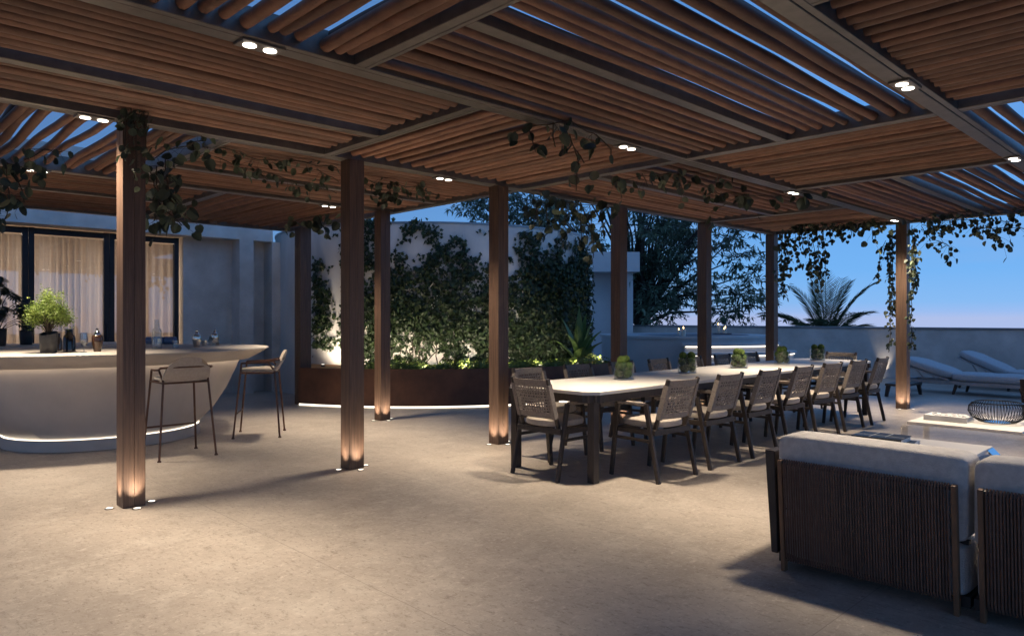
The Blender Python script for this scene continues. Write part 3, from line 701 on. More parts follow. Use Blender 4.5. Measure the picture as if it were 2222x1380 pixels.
# ---------------------------------------------------------------- bar stools
def make_stool(loc, rz, label):
    t = thing('bar_stool', label, 'bar stool', loc, rz, 'stools at the bar')
    B = lambda q, n, m=mCopper, sm=True: q.build(n, m, t, smooth=sm, local=True)
    zs = .74
    legs = {(-1, -1): ((-.265, -.25, 0), (-.21, -.19, zs)), (1, -1): ((.265, -.25, 0), (.21, -.19, zs)), (-1, 1): ((-.255, .25, 0), (-.2, .17, .84)), (1, 1): ((.255, .25, 0), (.2, .17, .84))}
    for k, (a, c) in legs.items():
        q = MB(); a = Vector(a); c = Vector(c)
        q.tube([a + Vector((0, 0, .006)), c], .0105, 10); q.lathe([(.018, 0), (.018, .006), (.011, .02)], a, 12)
        B(q, 'leg')
    q = MB()   # arm hoop round the back
    pts = [(-.2, .17, .84), (-.215, .05, .842), (-.225, -.1, .85), (-.24, -.2, .872)]
    for k in range(9):
        a = PI * k / 8; pts.append((-.24 * math.cos(a), -.205 - .065 * math.sin(a), .875 + .008 * math.sin(a)))
    pts += [(.24, -.2, .872), (.225, -.1, .85), (.215, .05, .842), (.2, .17, .84)]
    q.tube(pts, .0105, 8)
    q.tube([(-.21, -.19, zs), (-.226, -.12, .852)], .0095, 8); q.tube([(.21, -.19, zs), (.226, -.12, .852)], .0095, 8)
    B(q, 'arm_rail')
    q = MB(); q.tube([(-.215, -.19, zs - .012), (.215, -.19, zs - .012)], .0095, 8); q.tube([(-.205, .17, zs - .012), (.205, .17, zs - .012)], .0095, 8)
    for s in (-1, 1): q.tube([(s * .21, -.19, zs - .012), (s * .205, .17, zs - .012)], .0095, 8)
    B(q, 'seat_frame')
    q = MB(); q.tube([(-.238, .225, .27), (.238, .225, .27)], .0095, 8); B(q, 'footrest')
    q = MB(); q.cushion((0, .0, zs + .018), (.40, .40, .05), .45); B(q, 'seat', mTaupe)
    q = MB(); N = 18; r0 = []; r1 = []   # scooped back shell
    rows_ = 9
    front = []; back = []
    for j in range(rows_ + 1):
        v = j / rows_; f = []; bk = []
        for i in range(N + 1):
            u = -1 + 2 * i / N; top = .115 * (1 - abs(u) ** 2.4) + .125
            z = zs + top * v; wdt = .225 * (1 - .10 * v * abs(u))
            y = -.185 - .075 * (1 - u * u) * .55 - .06 * v + .045 * (1 - v) ** 3
            x = u * wdt
            f.append((x, y + .016, z)); bk.append((x, y - .016, z))
        front.append(f); back.append(bk)
    rr = [front[j] + back[j][::-1] for j in range(rows_ + 1)]
    q.loft(rr, True, True, True); B(q, 'backrest', mTaupe)
    return t
make_stool((2.56, 7.36, 0), R(0), 'bronze legged bar stool with low padded back, seen from behind at the bar front')
make_stool((3.68, 8.0, 0), R(58), 'bronze legged bar stool turned side on at the right tip of the bar')

# ---------------------------------------------------------------- dining table
tb = thing('dining_table', 'long pale topped dining table with dark square legs', 'table', (7.53, 4.2, 0))
X0, X1, Y0, Y1 = 4.46, 10.60, 3.68, 4.72; c = .10
q = MB(); o8 = [(X0 + c, Y0), (X1 - c, Y0), (X1, Y0 + c), (X1, Y1 - c), (X1 - c, Y1), (X0 + c, Y1), (X0, Y1 - c), (X0, Y0 + c)]
q.loft([[(x, y, .722) for x, y in o8], [(x, y, .75) for x, y in o8]], True, True, True); q.build('tabletop', mTop, tb, bevel=.003)
q = MB()
q.bar((X0 + .06, Y0 + .03, .69), (X1 - .06, Y0 + .03, .69), .03, .062); q.bar((X0 + .06, Y1 - .03, .69), (X1 - .06, Y1 - .03, .69), .03, .062)
q.bar((X0 + .03, Y0 + .06, .69), (X0 + .03, Y1 - .06, .69), .03, .062); q.bar((X1 - .03, Y0 + .06, .69), (X1 - .03, Y1 - .06, .69), .03, .062)
q.build('apron', mEsp, tb, bevel=.002, seg=1)
for lx, ly in ((X0 + .10, Y0 + .07), (X0 + .10, Y1 - .07), (X1 - .10, Y0 + .07), (X1 - .10, Y1 - .07)):
    q = MB(); q.box((lx, ly, .36), (.07, .07, .72))
    q.build('leg', mEsp, tb, bevel=.004)
for sx, sy in ((0, 0), (0, 1), (1, 0), (1, 1)):   # dark corner brackets that carry the chamfer
    q = MB(); cx_, cy_ = (X1, X0)[1 - sx], (Y1, Y0)[1 - sy]; gx = 1 if sx == 0 else -1; gy = 1 if sy == 0 else -1
    tri = [(cx_ - gx * .004 + gx * 0, cy_ + gy * (c + .05)), (cx_ - gx * .004, cy_ + gy * c), (cx_ + gx * c, cy_ - gy * .004), (cx_ + gx * (c + .05), cy_ - gy * .004), (cx_ + gx * (c + .05), cy_ + gy * .05), (cx_ + gx * .05, cy_ + gy * (c + .05))]
    if gx * gy < 0: tri = tri[::-1]
    q.loft([[(x, y, .66) for x, y in tri], [(x, y, .721) for x, y in tri]], True, True, True); q.build('corner_bracket', mEsp, tb)

# ---------------------------------------------------------------- dining chairs
def make_chair():
    t = thing('dining_chair', '', 'chair', (0, 0, 0), 0, 'armchairs around the dining table')
    def B(q, n, m=mEsp, sm=False, bv=0, par=None): return q.build(n, m, par or t, smooth=sm, local=True, bevel=bv, seg=2)
    for s in (-1, 1):
        q = MB(); q.bar((s * .262, -.25, 0), (s * .252, -.115, .635), .026, .036, (0, 1, 0), .028, .042); B(q, 'leg', bv=.005)
        q = MB(); q.bar((s * .262, .25, 0), (s * .252, .185, .635), .026, .036, (0, 1, 0), .028, .042); B(q, 'leg', bv=.005)
        q = MB(); q.bar((s * .254, -.10, .635), (s * .254, .175, .635), .045, .03, (0, 0, 1)); B(q, 'armrest', mWeave, bv=.008)
        q = MB(); q.bar((s * .205, -.165, .40), (s * .206, -.308, .85), .026, .034, (0, 1, 0), .026, .032); B(q, 'back_stile', bv=.005)
        q = MB(); q.bar((s * .257, -.20, .335), (s * .257, .22, .335), .018, .026); B(q, 'stretcher', bv=.003)
    q = MB(); q.bar((-.25, -.19, .405), (.25, -.19, .405), .03, .045); q.bar((-.25, .19, .405), (.25, .19, .405), .03, .045)
    q.bar((-.245, -.17, .405), (-.245, .17, .405), .028, .045); q.bar((.245, -.17, .405), (.245, .17, .405), .028, .045); B(q, 'seat_frame', bv=.003)
    # round seat cushion
    q = MB(); n = 36; rings = []
    for k, z in ((.90, .425), (.985, .432), (1.0, .452), (.985, .476), (.9, .487), (.5, .492)):
        rings.append([(math.copysign(abs(math.cos(a)) ** .8, math.cos(a)) * .232 * k, .01 + math.copysign(abs(math.sin(a)) ** .8, math.sin(a)) * .235 * k, z + .012) for a in (2 * PI * j / n for j in range(n))])
    q.loft(rings, True, True, True); B(q, 'seat', mTaupe, True)
    # woven back: cords over and under between the stiles
    def sp(u, v, off=0.):    # u -1..1 across, v 0..1 up
        z = .515 + .325 * v; y = -.205 - .095 * v - .045 * (1 - u * u) - off
        return Vector((u * .212, y, z))
    q = MB(); N = 16
    def band(v0, v1, th=.007):
        rs = []
        for i in range(N + 1):
            u = -1 + 2 * i / N
            rs.append([sp(u, v0, -th), sp(u, v0, th), sp(u, v1, th), sp(u, v1, -th)])
        q.loft(rs, True, True, True)
    q.tone = .6; band(.84, 1.0); band(0.0, .15)
    for k in range(9):
        v = .185 + .62 * k / 8; q.tone = rnd.random(); rs = []
        for i in range(33):
            u = -1 + 2 * i / 32; of = .0035 * math.sin(i * PI / 2 + (k % 2) * PI)
            rs.append([sp(u, v, of - .003), sp(u, v, of + .003), sp(u, v + .036, of + .003), sp(u, v + .036, of - .003)])
        q.loft(rs, True, True, True)
    for k in range(15):
        u = -.9 + 1.8 * k / 14; w_ = .027; q.tone = rnd.random(); rs = []
        for i in range(23):
            v = .14 + .71 * i / 22; of = .0035 * math.sin(i * PI / 2 + (k % 2) * PI + .5)
            rs.append([sp(u - w_, v, of - .002), sp(u + w_, v, of - .002), sp(u + w_, v, of + .002), sp(u - w_, v, of + .002)])
        q.loft(rs, True, True, True)
    for s in (-1, 1):    # cord wound round the stiles
        q.tone = .4; q.bar(sp(s * .955, .0), sp(s * .955, .88), .034, .044, (0, 1, 0))
    B(q, 'backrest', mWeave)
    return t
chair = make_chair(); first = True
ordn = ['first', 'second', 'third', 'fourth', 'fifth', 'sixth', 'seventh']
spots = [(5.18 + .768 * i, 3.59, 0, 'woven back armchair, ' + ordn[i] + ' from the near table end on the sofa side') for i in range(7)]
spots += [(5.18 + .768 * i, 4.81, PI, 'woven back armchair, ' + ordn[i] + ' from the near table end on the planter side') for i in range(7)]
spots += [(4.60, 4.22, -PI / 2, 'dark armchair with woven back at the near short end of the table'), (10.52, 4.2, PI / 2, 'dark armchair with woven back at the far short end of the table')]
for x, y, rz, lb in spots:
    t = chair if first else copy_tree(chair); first = False
    t.location = (x, y, 0); t.rotation_euler = (0, 0, rz + rnd.uniform(-.06, .06)); t['label'] = lb

# ---------------------------------------------------------------- vases of moss balls
def ball_mesh():
    q = MB(); q.cushion((0, 0, 0), (.09, .09, .09), 1.0, 24, 16)
    q.v = [tuple(Vector(p) * (1 + .05 * noise.noise(Vector(p) * 60))) for p in q.v]
    return q
ball0 = None
for i, x in enumerate((5.66, 6.79, 7.92, 9.05, 10.16)):
    base = (x, 4.27, .75); w = ['first', 'second', 'third', 'fourth', 'fifth'][i]
    vessel('glass_vase', 'straight clear glass vase of moss balls, %s from the near end of the table' % w, 'vase', base,
           [(.098, 0), (.10, .002), (.10, .17), (.096, .17), (.096, .016), (.02, .016)], gThin, 40, [('base', [(.09, .0), (.099, .003), (.099, .011), (.094, .015)], mSilverW)])
    bx, by, bz = base; k = 0
    L_ = []
    for zz, rad, nb, ph in ((.058, .052, 3, .4 + i), (.128, .052, 3, 1.44 + i), (.190, .043, 2, .2 + i * 2)):
        for j in range(nb):
            a = ph + 2 * PI * j / nb; L_.append((bx + rad * math.cos(a), by + rad * math.sin(a), bz + zz + rnd.uniform(-.004, .004)))
    for p in L_:
        if ball0 is None: o = ball0 = ball_mesh().build('moss_ball', mMoss, smooth=True, local=True)
        else: o = ball0.copy(); COL.objects.link(o)
        o.location = p; o.rotation_euler = (rnd.random() * 6, rnd.random() * 6, 0); sc = rnd.uniform(.94, 1.04); o.scale = (sc, sc, sc)
        tag(o, 'green moss ball in the %s glass vase from the near table end' % w, 'moss ball', 'moss balls in the %s vase' % w)

# ---------------------------------------------------------------- sofa and armchair
def sofa_module(t, x, y0, y1, left=False, right=False):
    """back faces -x; seat opens to +x; built in world axes"""
    ym = (y0 + y1) / 2; w = y1 - y0
    for y in (y0 + .045, y1 - .045):
        fr = MB(); fr.bar((x - .0, y, 0), (x - .05, y, .60), .024, .034, (1, 0, 0)); fr.build('back_stile', mTeak, t, bevel=.004)
    for xx, zz in ((x - .048, .585), (x - .004, .075)):
        q = MB(); q.tube([(xx, y0 + .058, zz), (xx, y1 - .058, zz)], .012, 8); q.build('back_rail', mEsp, t)
    q = MB(); n = int((w - .13) / .0128); 
    for k in range(n):
        y = y0 + .068 + (w - .136) * k / (n - 1); q.tone = rnd.random(); dx = rnd.uniform(-.0006, .0006)
        q.tube([(x + .012, y, .078), (x - .004, y + rnd.uniform(-.001, .001), .060), (x - .022 + dx, y, .085), (x - .043 + dx, y, .33), (x - .064, y + rnd.uniform(-.001, .001), .575), (x - .050, y, .602), (x - .034, y, .58)], .0052, 5)
        q.tube([(x - .010 + dx, y + .006, .09), (x - .048, y + .006, .575)], .005, 4)
    q.build('rope_panel', mRope, t, smooth=True)
    q = MB(); q.cushion((x + .115, ym, .524), (.24, w - .006, .40), .15, 44, 26, wob=.007); q.build('back_cushion', mSofaF, t, smooth=True)
    q = MB(); q.cushion((x + .42, ym, .20), (.86, w - .010, .25), .17, 44, 22, wob=.007); q.build('seat_cushion', mSofaF, t, smooth=True)
    q = MB(); q.bar((x + .06, y0 + .01, .325), (x + .06, y1 - .01, .325), .03, .02); q.bar((x + .03, y0 + .02, .06), (x + .85, y0 + .02, .06), .04, .05); q.bar((x + .03, y1 - .02, .06), (x + .85, y1 - .02, .06), .04, .05)
    q.build('base_frame', mEsp, t)
    for on, y, sg in ((left, y1, 1), (right, y0, -1)):
        if not on: continue
        q = MB()
        ring = lambda xx, zt: [(xx, y + sg * .022, .06), (xx, y + sg * .060, .06), (xx, y + sg * .098, zt), (xx, y + sg * .042, zt)]
        q.loft([ring(x + .06, .62), ring(x + .5, .62), ring(x + .88, .60)], True, True, True); q.build('arm', mEsp, t, bevel=.006)
        q = MB(); q.bar((x + .10, y + sg * .022, .34), (x + .86, y + sg * .022, .34), .016, .5); q.build('arm_board', mTeak, t)
sf = thing('sofa', 'low sofa seen from behind with white cushions and brown rope back', 'sofa', (4.1, .88, 0))
sofa_module(sf, 3.72, .885, 1.785, left=True); sofa_module(sf, 3.72, -.03, .872); sofa_module(sf, 3.72, -.945, -.043, right=True)
ac = thing('armchair', 'rope backed armchair just entering the right edge beyond the wire bowl', 'armchair', (10.7, 1.45, 0))
sofa_module(ac, 10.25, .93, 1.83, left=True, right=True)

# ---------------------------------------------------------------- coffee tables
def coffee(x0, x1, y0, y1, z, label):
    t = thing('coffee_table', label, 'coffee table', ((x0 + x1) / 2, (y0 + y1) / 2, 0), 0, 'low square coffee tables before the sofa')
    q = MB(); q.box(((x0 + x1) / 2, (y0 + y1) / 2, z - .015), (x1 - x0, y1 - y0, .028)); q.build('tabletop', mTop, t, bevel=.003)
    for y in (y0 - .0, y1 + .0):
        sg = 1 if y > y0 + .1 else -1
        for x in (x0 + .10, x1 - .10):
            q = MB(); yo = y + sg * .052
            q.bar((x, y + sg * .001, z - .010), (x, yo, z - .062), .17, .010, (0, 0, 1)); q.bar((x, yo, z - .058), (x, yo, 0), .17, .010, (0, sg, 0)); q.build('leg', mChrome, t)
    return t
coffee(5.68, 6.52, 1.39, 2.30, .36, 'square pale coffee table right behind the sofa back with a black book')
coffee(7.37, 8.24, 1.36, 2.26, .38, 'square pale coffee table carrying the wire bowl and the white book')
# books
def book(name, label, p, rz, w, d, h, cover, marks, mk, stripes):
    t = thing(name, label, 'book', p, 0)
    rot = Matrix.Rotation(rz, 3, 'Z'); P = Vector(p)
    q = MB(); q.box(P + Vector((0, 0, h / 2)), (w - .012, d - .012, h - .008), rot); q.build('pages', mPaper, t)
    q = MB(); q.box(P + Vector((0, 0, .002)), (w, d, .004), rot); q.box(P + Vector((0, 0, h - .002)), (w, d, .004), rot); q.box(P + rot @ Vector((0, -d / 2 + .002, h / 2)), (w, .004, h - .008), rot); q.build('cover', cover, t)
    q = MB()
    for mx, my, mw, md in stripes: q.box(P + rot @ Vector((mx, my, h + .001)), (mw, md, .0022), rot)
    q.build('cover_print', mk, t)
r4 = random.Random(5)
book('book', 'thick black covered book lying on a smaller grey book on the near coffee table', (6.02, 2.03, .385), R(-88), .36, .27, .042, mInk, None, mPaper, [(-.05, 0, .008, .26), (.05, .03, .006, .2), (0, -.03, .35, .005)])
book('book', 'thinner pale book under the black book on the near coffee table', (6.08, 1.98, .36), R(-80), .38, .28, .024, mPink, None, mInk, [(.15, 0, .04, .2)])
book('book', 'white book with scattered black printed shapes on the far coffee table', (7.72, 2.0, .38), R(-90), .36, .27, .05, mPaper, None, mInk,
     [(-.14, .06, .03, .05), (.14, -.06, .03, .05)] + [(r4.uniform(-.12, .12), r4.uniform(-.09, .09), r4.uniform(.012, .04), r4.uniform(.012, .03)) for k in range(13)])
# wire bowl
bp = Vector((7.86, 1.64, .38)); t = thing('wire_bowl', 'round black wire basket bowl on the far coffee table', 'bowl', bp)
prof = [(.10, .004), (.15, .012), (.205, .05), (.232, .10), (.225, .15), (.195, .185)]
q = MB()
for k in range(56):
    a = 2 * PI * k / 56; q.tube([bp + Vector((r * math.cos(a), r * math.sin(a), z)) for r, z in prof], .0028, 5)
q.build('wires', mBlack, t, smooth=True)
q = MB(); q.tube([bp + Vector((.195 * math.cos(2 * PI * k / 48), .195 * math.sin(2 * PI * k / 48), .187)) for k in range(48)], .006, 6, closed=True); q.build('rim', mBlack, t, smooth=True)
q = MB(); q.lathe([(.11, .001), (.11, .007)], bp, 36); q.build('base', mChrome, t)

# ---------------------------------------------------------------- parapet, hot tub, loungers
pp = thing('parapet_wall', 'long low grey rendered parapet wall with dark coping along the terrace edge', 'wall', (17.4, 4, 0))
q = MB(); q.box((17.42, 3.6, .55), (.24, 18.8, 1.10)); q.build('wall', mPlaster, pp)
q = MB(); q.box((17.42, 3.6, 1.125), (.29, 18.8, .045)); q.build('coping', mCoping, pp, bevel=.004)
q = MB(); q.box((17.292, 3.6, .06), (.016, 18.8, .12)); q.build('skirting', mPlaster, pp)
for y, w in ((5.75, 'beside the far end of the table'), (2.6, 'behind the far lounger')):
    p = Vector((17.2, y, 0)); t = thing('wall_uplight', 'small floor uplight washing the parapet ' + w, 'uplight', p, 0, 'uplights along the parapet')
    q = MB(); q.lathe([(.045, .0005), (.045, .01), (.035, .012), (.035, .001)], p, 20); q.build('rim', mSteel, t)
    q = MB(); q.lathe([(.035, .001), (.035, .009)], p, 20); q.build('lens', mUpL, t)
    spot(t, p + Vector((0, 0, .03)), 22 if y > 5 else 12, 54, 1.0, (17.265, y, .5), .03)
HC = sd(3.78, 15.9); HR, HZ = 1.78, .985
ht = thing('hot_tub', 'round raised stone hot tub with lit curved steps by the parapet', 'hot tub', (HC.x, HC.y, 0))
def arc(q, r0, r1, a0, a1, z0, z1, n=48):
    rs = []
    for k in range(n + 1):
        a = a0 + (a1 - a0) * k / n; cx_, sy_ = math.cos(a), math.sin(a)
        rs.append([(HC.x + r0 * cx_, HC.y + r0 * sy_, z0), (HC.x + r1 * cx_, HC.y + r1 * sy_, z0), (HC.x + r1 * cx_, HC.y + r1 * sy_, z1), (HC.x + r0 * cx_, HC.y + r0 * sy_, z1)])
    q.loft(rs, True, abs(a1 - a0) < 6.2, abs(a1 - a0) < 6.2)
q = MB(); arc(q, HR - .25, HR, 0, 2 * PI, 0, HZ - .05, 96); q.build('shell', mTub, ht, smooth=True)
q = MB(); arc(q, HR - .36, HR + .03, 0, 2 * PI, HZ - .049, HZ, 96); q.build('rim', mTub, ht, smooth=True)
q = MB(); q.lathe([(HR - .3, HZ - .09), (HR - .3, HZ - .06)], (HC.x, HC.y, 0), 64); q.build('water', mWater, ht, smooth=True)
aV = math.atan2(-HC.y, -HC.x) + .62
for k, (rr, zt) in enumerate(((HR + .30, .855), (HR + .62, .69), (HR + .94, .52))):
    a0, a1 = aV - .62, aV + .62
    q = MB(); arc(q, HR + .005, rr - .05, a0 + .02, a1 - .02, .003, zt - .052); arc(q, HR + .005, rr, a0, a1, zt - .05, zt); st_ = q.build('step', mTub, ht, smooth=True)
    q = MB(); arc(q, rr - .046, rr - .022, a0 + .03, a1 - .03, zt - .075, zt - .0515); q.build('light_strip', mLed, st_, smooth=True)
def candle(px, py, z, h, r, label):
    d = 1555 * (1.35 - z) / (py - 690); p = sd((px - 1111) / 1555 * d, d, z)
    t = thing('candle', label, 'candle', p, 0, 'candles on the hot tub')
    q = MB(); q.lathe([(r, .001), (r, h), (r * .6, h - .006)], p, 18); q.build('wax', mWax, t, smooth=True)
    q = MB(); q.lathe([(.004, h - .004), (.012, h + .014), (.006, h + .035), (.0005, h + .05)], p, 10); q.build('flame', mFlame, t, smooth=True)
candle(1473, 727.5, HZ, .11, .035, 'slim white candle at the left on the hot tub rim')
candle(1483, 729.5, HZ, .15, .045, 'thicker white candle standing right beside the slim left one on the tub rim')
t_ = sd((1567 - 1111) / 1555 * 16.2, 16.2, HZ); t = thing('candle_tray', 'small dark round tray under three candles on the hot tub', 'tray', t_)
q = MB(); q.lathe([(.2, .002), (.22, .02), (.21, .02), (.19, .008)], t_, 28); q.build('dish', mPot, t, smooth=True)
for i, (dx, dy, h, w) in enumerate(((-.08, .02, .2, 'tallest'), (.03, -.06, .1, 'shortest'), (.09, .06, .13, 'middle height'))):
    p = t_ + CR.to_3d() * dx + CF.to_3d() * dy + Vector((0, 0, .0085)); t = thing('candle', w + ' white candle on the dark tray on the tub rim', 'candle', p, 0, 'candles on the hot tub')
    q = MB(); q.lathe([(.04, .001), (.04, h), (.03, h - .006)], p, 18); q.build('wax', mWax, t, smooth=True)
    q = MB(); q.lathe([(.004, h - .004), (.012, h + .014), (.006, h + .035), (.0005, h + .05)], p, 10); q.build('flame', mFlame, t, smooth=True)

def lounger(loc, rz, label, tilt):
    t = thing('sun_lounger', label, 'sun lounger', loc, rz, 'sun loungers by the parapet')
    B = lambda q, n, m, sm=False, bv=0: q.build(n, m, t, smooth=sm, local=True, bevel=bv)
    q = MB()
    for x in (-.34, .34): q.bar((x, -1.0, .20), (x, 1.0, .20), .04, .06)
    for y in (-.98, 0, .98): q.bar((-.32, y, .20), (.32, y, .20), .04, .05)
    B(q, 'frame', mPink, bv=.004)
    for x, y, s in ((-.34, -.85, -1), (.34, -.85, -1), (-.34, .1, 1), (.34, .1, 1), (-.34, .9, 1), (.34, .9, 1)):
        q = MB(); q.bar((x * 1.06, y + .05 * s, 0), (x, y, .175), .035, .035, (0, 1, 0), .05, .05); B(q, 'leg', mEsp, bv=.003)
    ca, sa = math.cos(tilt), math.sin(tilt)
    q = MB(); q.bar((0, .22, .245), (0, .22 + .85 * ca, .245 + .85 * sa), .68, .03); B(q, 'back_frame', mPink, bv=.004)
    for x in (-.25, .25):
        q = MB(); q.bar((x, .62, .20), (x, .22 + .6 * ca, .235 + .6 * sa), .02, .02, (1, 0, 0)); B(q, 'strut', mPink)
    q = MB(); q.cushion((0, -.40, .305), (.72, 1.26, .15), .4, 30, 14, wob=.015); B(q, 'seat_cushion', mLoung, True)
    rot = Matrix.Rotation(tilt, 3, 'X')
    q = MB(); q.cushion(Vector((0, .22, .245)) + rot @ Vector((0, .42, .085)), (.72, .9, .15), .42, 30, 14, rot=rot, wob=.015); B(q, 'back_cushion', mLoung, True)
    return t
lounger((14.75, 3.5, 0), R(-3), 'grey cushioned sun lounger with raised back, the nearer of two by the parapet', R(17))
lounger((16.1, 2.95, 0), R(-4), 'grey cushioned sun lounger with raised back, the farther of two by the parapet', R(24))
p = Vector((13.6, 4.22, 0)); t = thing('side_table', 'low dark wooden stool standing behind the vine hung post', 'stool', p)
q = MB(); q.box(p + Vector((0, 0, .205)), (.82, .34, .04)); q.build('top', mEsp, t, bevel=.005)
for sx in (-1, 1):
    for sy in (-1, 1):
        q = MB(); q.bar(p + Vector((sx * .40, sy * .15, 0)), p + Vector((sx * .36, sy * .13, .185)), .045, .045, (0, 1, 0), .06, .06); q.build('leg', mEsp, t)

# ---------------------------------------------------------------- neighbouring building, tree, palm
nb = thing('neighbour_building', 'small white building corner with a deep flat roof edge left of the tree', 'building', sd(2.0, 22))
def cbox(q, s0, s1, d0, d1, z0, z1):
    ps = [sd(s0, d0), sd(s1, d0), sd(s1, d1), sd(s0, d1)]
    q.loft([[(a.x, a.y, z0) for a in ps], [(a.x, a.y, z1) for a in ps]], True, True, True)
q = MB(); cbox(q, -1.0, 3.62, 20.3, 24, 2.66, 3.22); q.build('roof_edge', mBldg, nb)
q = MB(); cbox(q, -.8, 3.1, 21.2, 23.8, -3.1, 2.66); cbox(q, 3.2, 3.48, 20.6, 23.8, -3.1, 2.66); q.build('wall', mBldg, nb)
r5 = random.Random(21)
TB = sd(4.2, 23.5, -3.15)
tree = thing('shade_tree', 'large spreading dark leafy tree beyond the hot tub', 'tree', TB)
tr = MB(); fol = MB()
fork = TB + Vector((.2, .1, 4.4))
tr.tube([TB, TB + Vector((.1, 0, 2.2)), fork], [.34, .27, .22], 10)
clumps = []
for k in range(74):
    while True:
        v = Vector((r5.uniform(-1, 1), r5.uniform(-1, 1), r5.uniform(-1, 1)))
        if .35 < v.length < 1: break
    s_ = -.3 + 4.6 * v.x; d_ = 3.6 * v.y; z_ = 2.35 + 4.3 * v.z + (1.1 if abs(v.x) < .5 else 0)
    cpos = sd(3.35 + s_, 23.2 + d_, 2.1 + z_)
    px, py = proj(cpos)
    clumps.append(cpos)
for (px, py, d_) in ((1050, 450, 22), (1090, 440, 22), (1150, 465, 21.5), (1210, 470, 21.5), (1250, 500, 21.5), (1280, 520, 22), (1400, 500, 21), (1450, 490, 21.5), (1420, 640, 21), (1400, 675, 21.5), (1440, 690, 21), (1500, 640, 22), (1575, 520, 21), (1600, 560, 21), (1640, 590, 21.5), (1600, 640, 21), (1630, 660, 21), (1575, 680, 22), (1480, 560, 23), (1390, 560, 23)):
    clumps.append(sd((px - 1111) / 1555 * d_, d_, 1.35 + (690 - py) * d_ / 1555))
for cpos in clumps:
    mid = fork.lerp(cpos, .5) + Vector((r5.gauss(0, .2), r5.gauss(0, .2), r5.uniform(-.1, .5)))
    q1 = fork.lerp(mid, .5) + Vector((r5.gauss(0, .1), r5.gauss(0, .1), .12)); L_ = (cpos - fork).length
    tr.tube([fork + Vector((0, 0, -.15)), q1, mid, cpos], [.03 + .012 * L_, .022 + .008 * L_, .03, .012], 6)
    rad = r5.uniform(.5, .85); n_ = int(50 * rad)
    for j in range(n_):
        v = Vector((r5.gauss(0, .5), r5.gauss(0, .5), r5.gauss(0, .36))) * rad * 1.15; c_ = cpos + v
        if j % 4 == 0: tr.tube([cpos, cpos.lerp(c_, .5) + Vector((0, 0, .05)), c_], [.012, .008, .004], 4)
        fol.tone = r5.random(); od = v.normalized() if v.length > 1e-3 else Vector((0, 0, 1))
        for m_ in range(9):
            dv = Vector((r5.gauss(0, .8), r5.gauss(0, .8), r5.gauss(-.25, .45))) + od * .5
            fol.leaf(c_ + Vector((r5.gauss(0, .05), r5.gauss(0, .05), r5.gauss(0, .03))), dv, (r5.gauss(0, .4), r5.gauss(0, .4), 1), r5.uniform(.15, .26), r5.uniform(.045, .07), 'lance', .2, .25)
tr.build('trunk', mBark, tree, smooth=True); fol.build('crown', mTreeLeaf, tree)
PB = sd(8.9, 20.3, -3.15); palm = thing('palm_tree', 'feathery palm with arching fronds rising behind the parapet', 'palm', PB)
hd = PB + Vector((0, 0, 3.75))
q = MB(); q.tube([PB, PB + Vector((.05, 0, 1.8)), hd], [.22, .17, .16], 10); q.build('trunk', mBark, palm, smooth=True)
for k in range(24):
    az = 2 * PI * k / 24 * 2.39 + r5.uniform(-.2, .2); el_ = R(r5.uniform(28, 86)) if k < 18 else R(r5.uniform(5, 25)); L_ = r5.uniform(1.7, 2.3)
    d0 = Vector((math.cos(az) * math.cos(el_), math.sin(az) * math.cos(el_), math.sin(el_)))
    pts = [Vector(hd)]; d = d0.copy(); n_ = 16
    for i in range(n_):
        pts.append(pts[-1] + d * L_ / n_); d = (d + Vector((0, 0, -.02 - .007 * i))).normalized()
    q = MB(); q.tube(pts, [.018 * (1 - .85 * i / n_) + .002 for i in range(n_ + 1)], 5); side0 = d0.cross(Vector((0, 0, 1))).normalized()
    for i in range(2, int(n_ * 2.1)):
        f = i / 2.1; j = min(int(f), n_ - 1); pos = pts[j].lerp(pts[j + 1], f - j); tg = (pts[j + 1] - pts[j]).normalized()
        ll = .52 * math.sin(PI * min(1, .16 + .84 * (f / n_) * .92)) + .08
        for sg in (-1, 1):
            q.tone = r5.random()
            q.leaf(pos, side0 * sg * .75 + tg * .75 + Vector((0, 0, .18 + r5.uniform(-.08, .08))), (0, 0, 1), ll, .026, 'lance', .3, .15)
    q.build('frond', mPalm, palm)

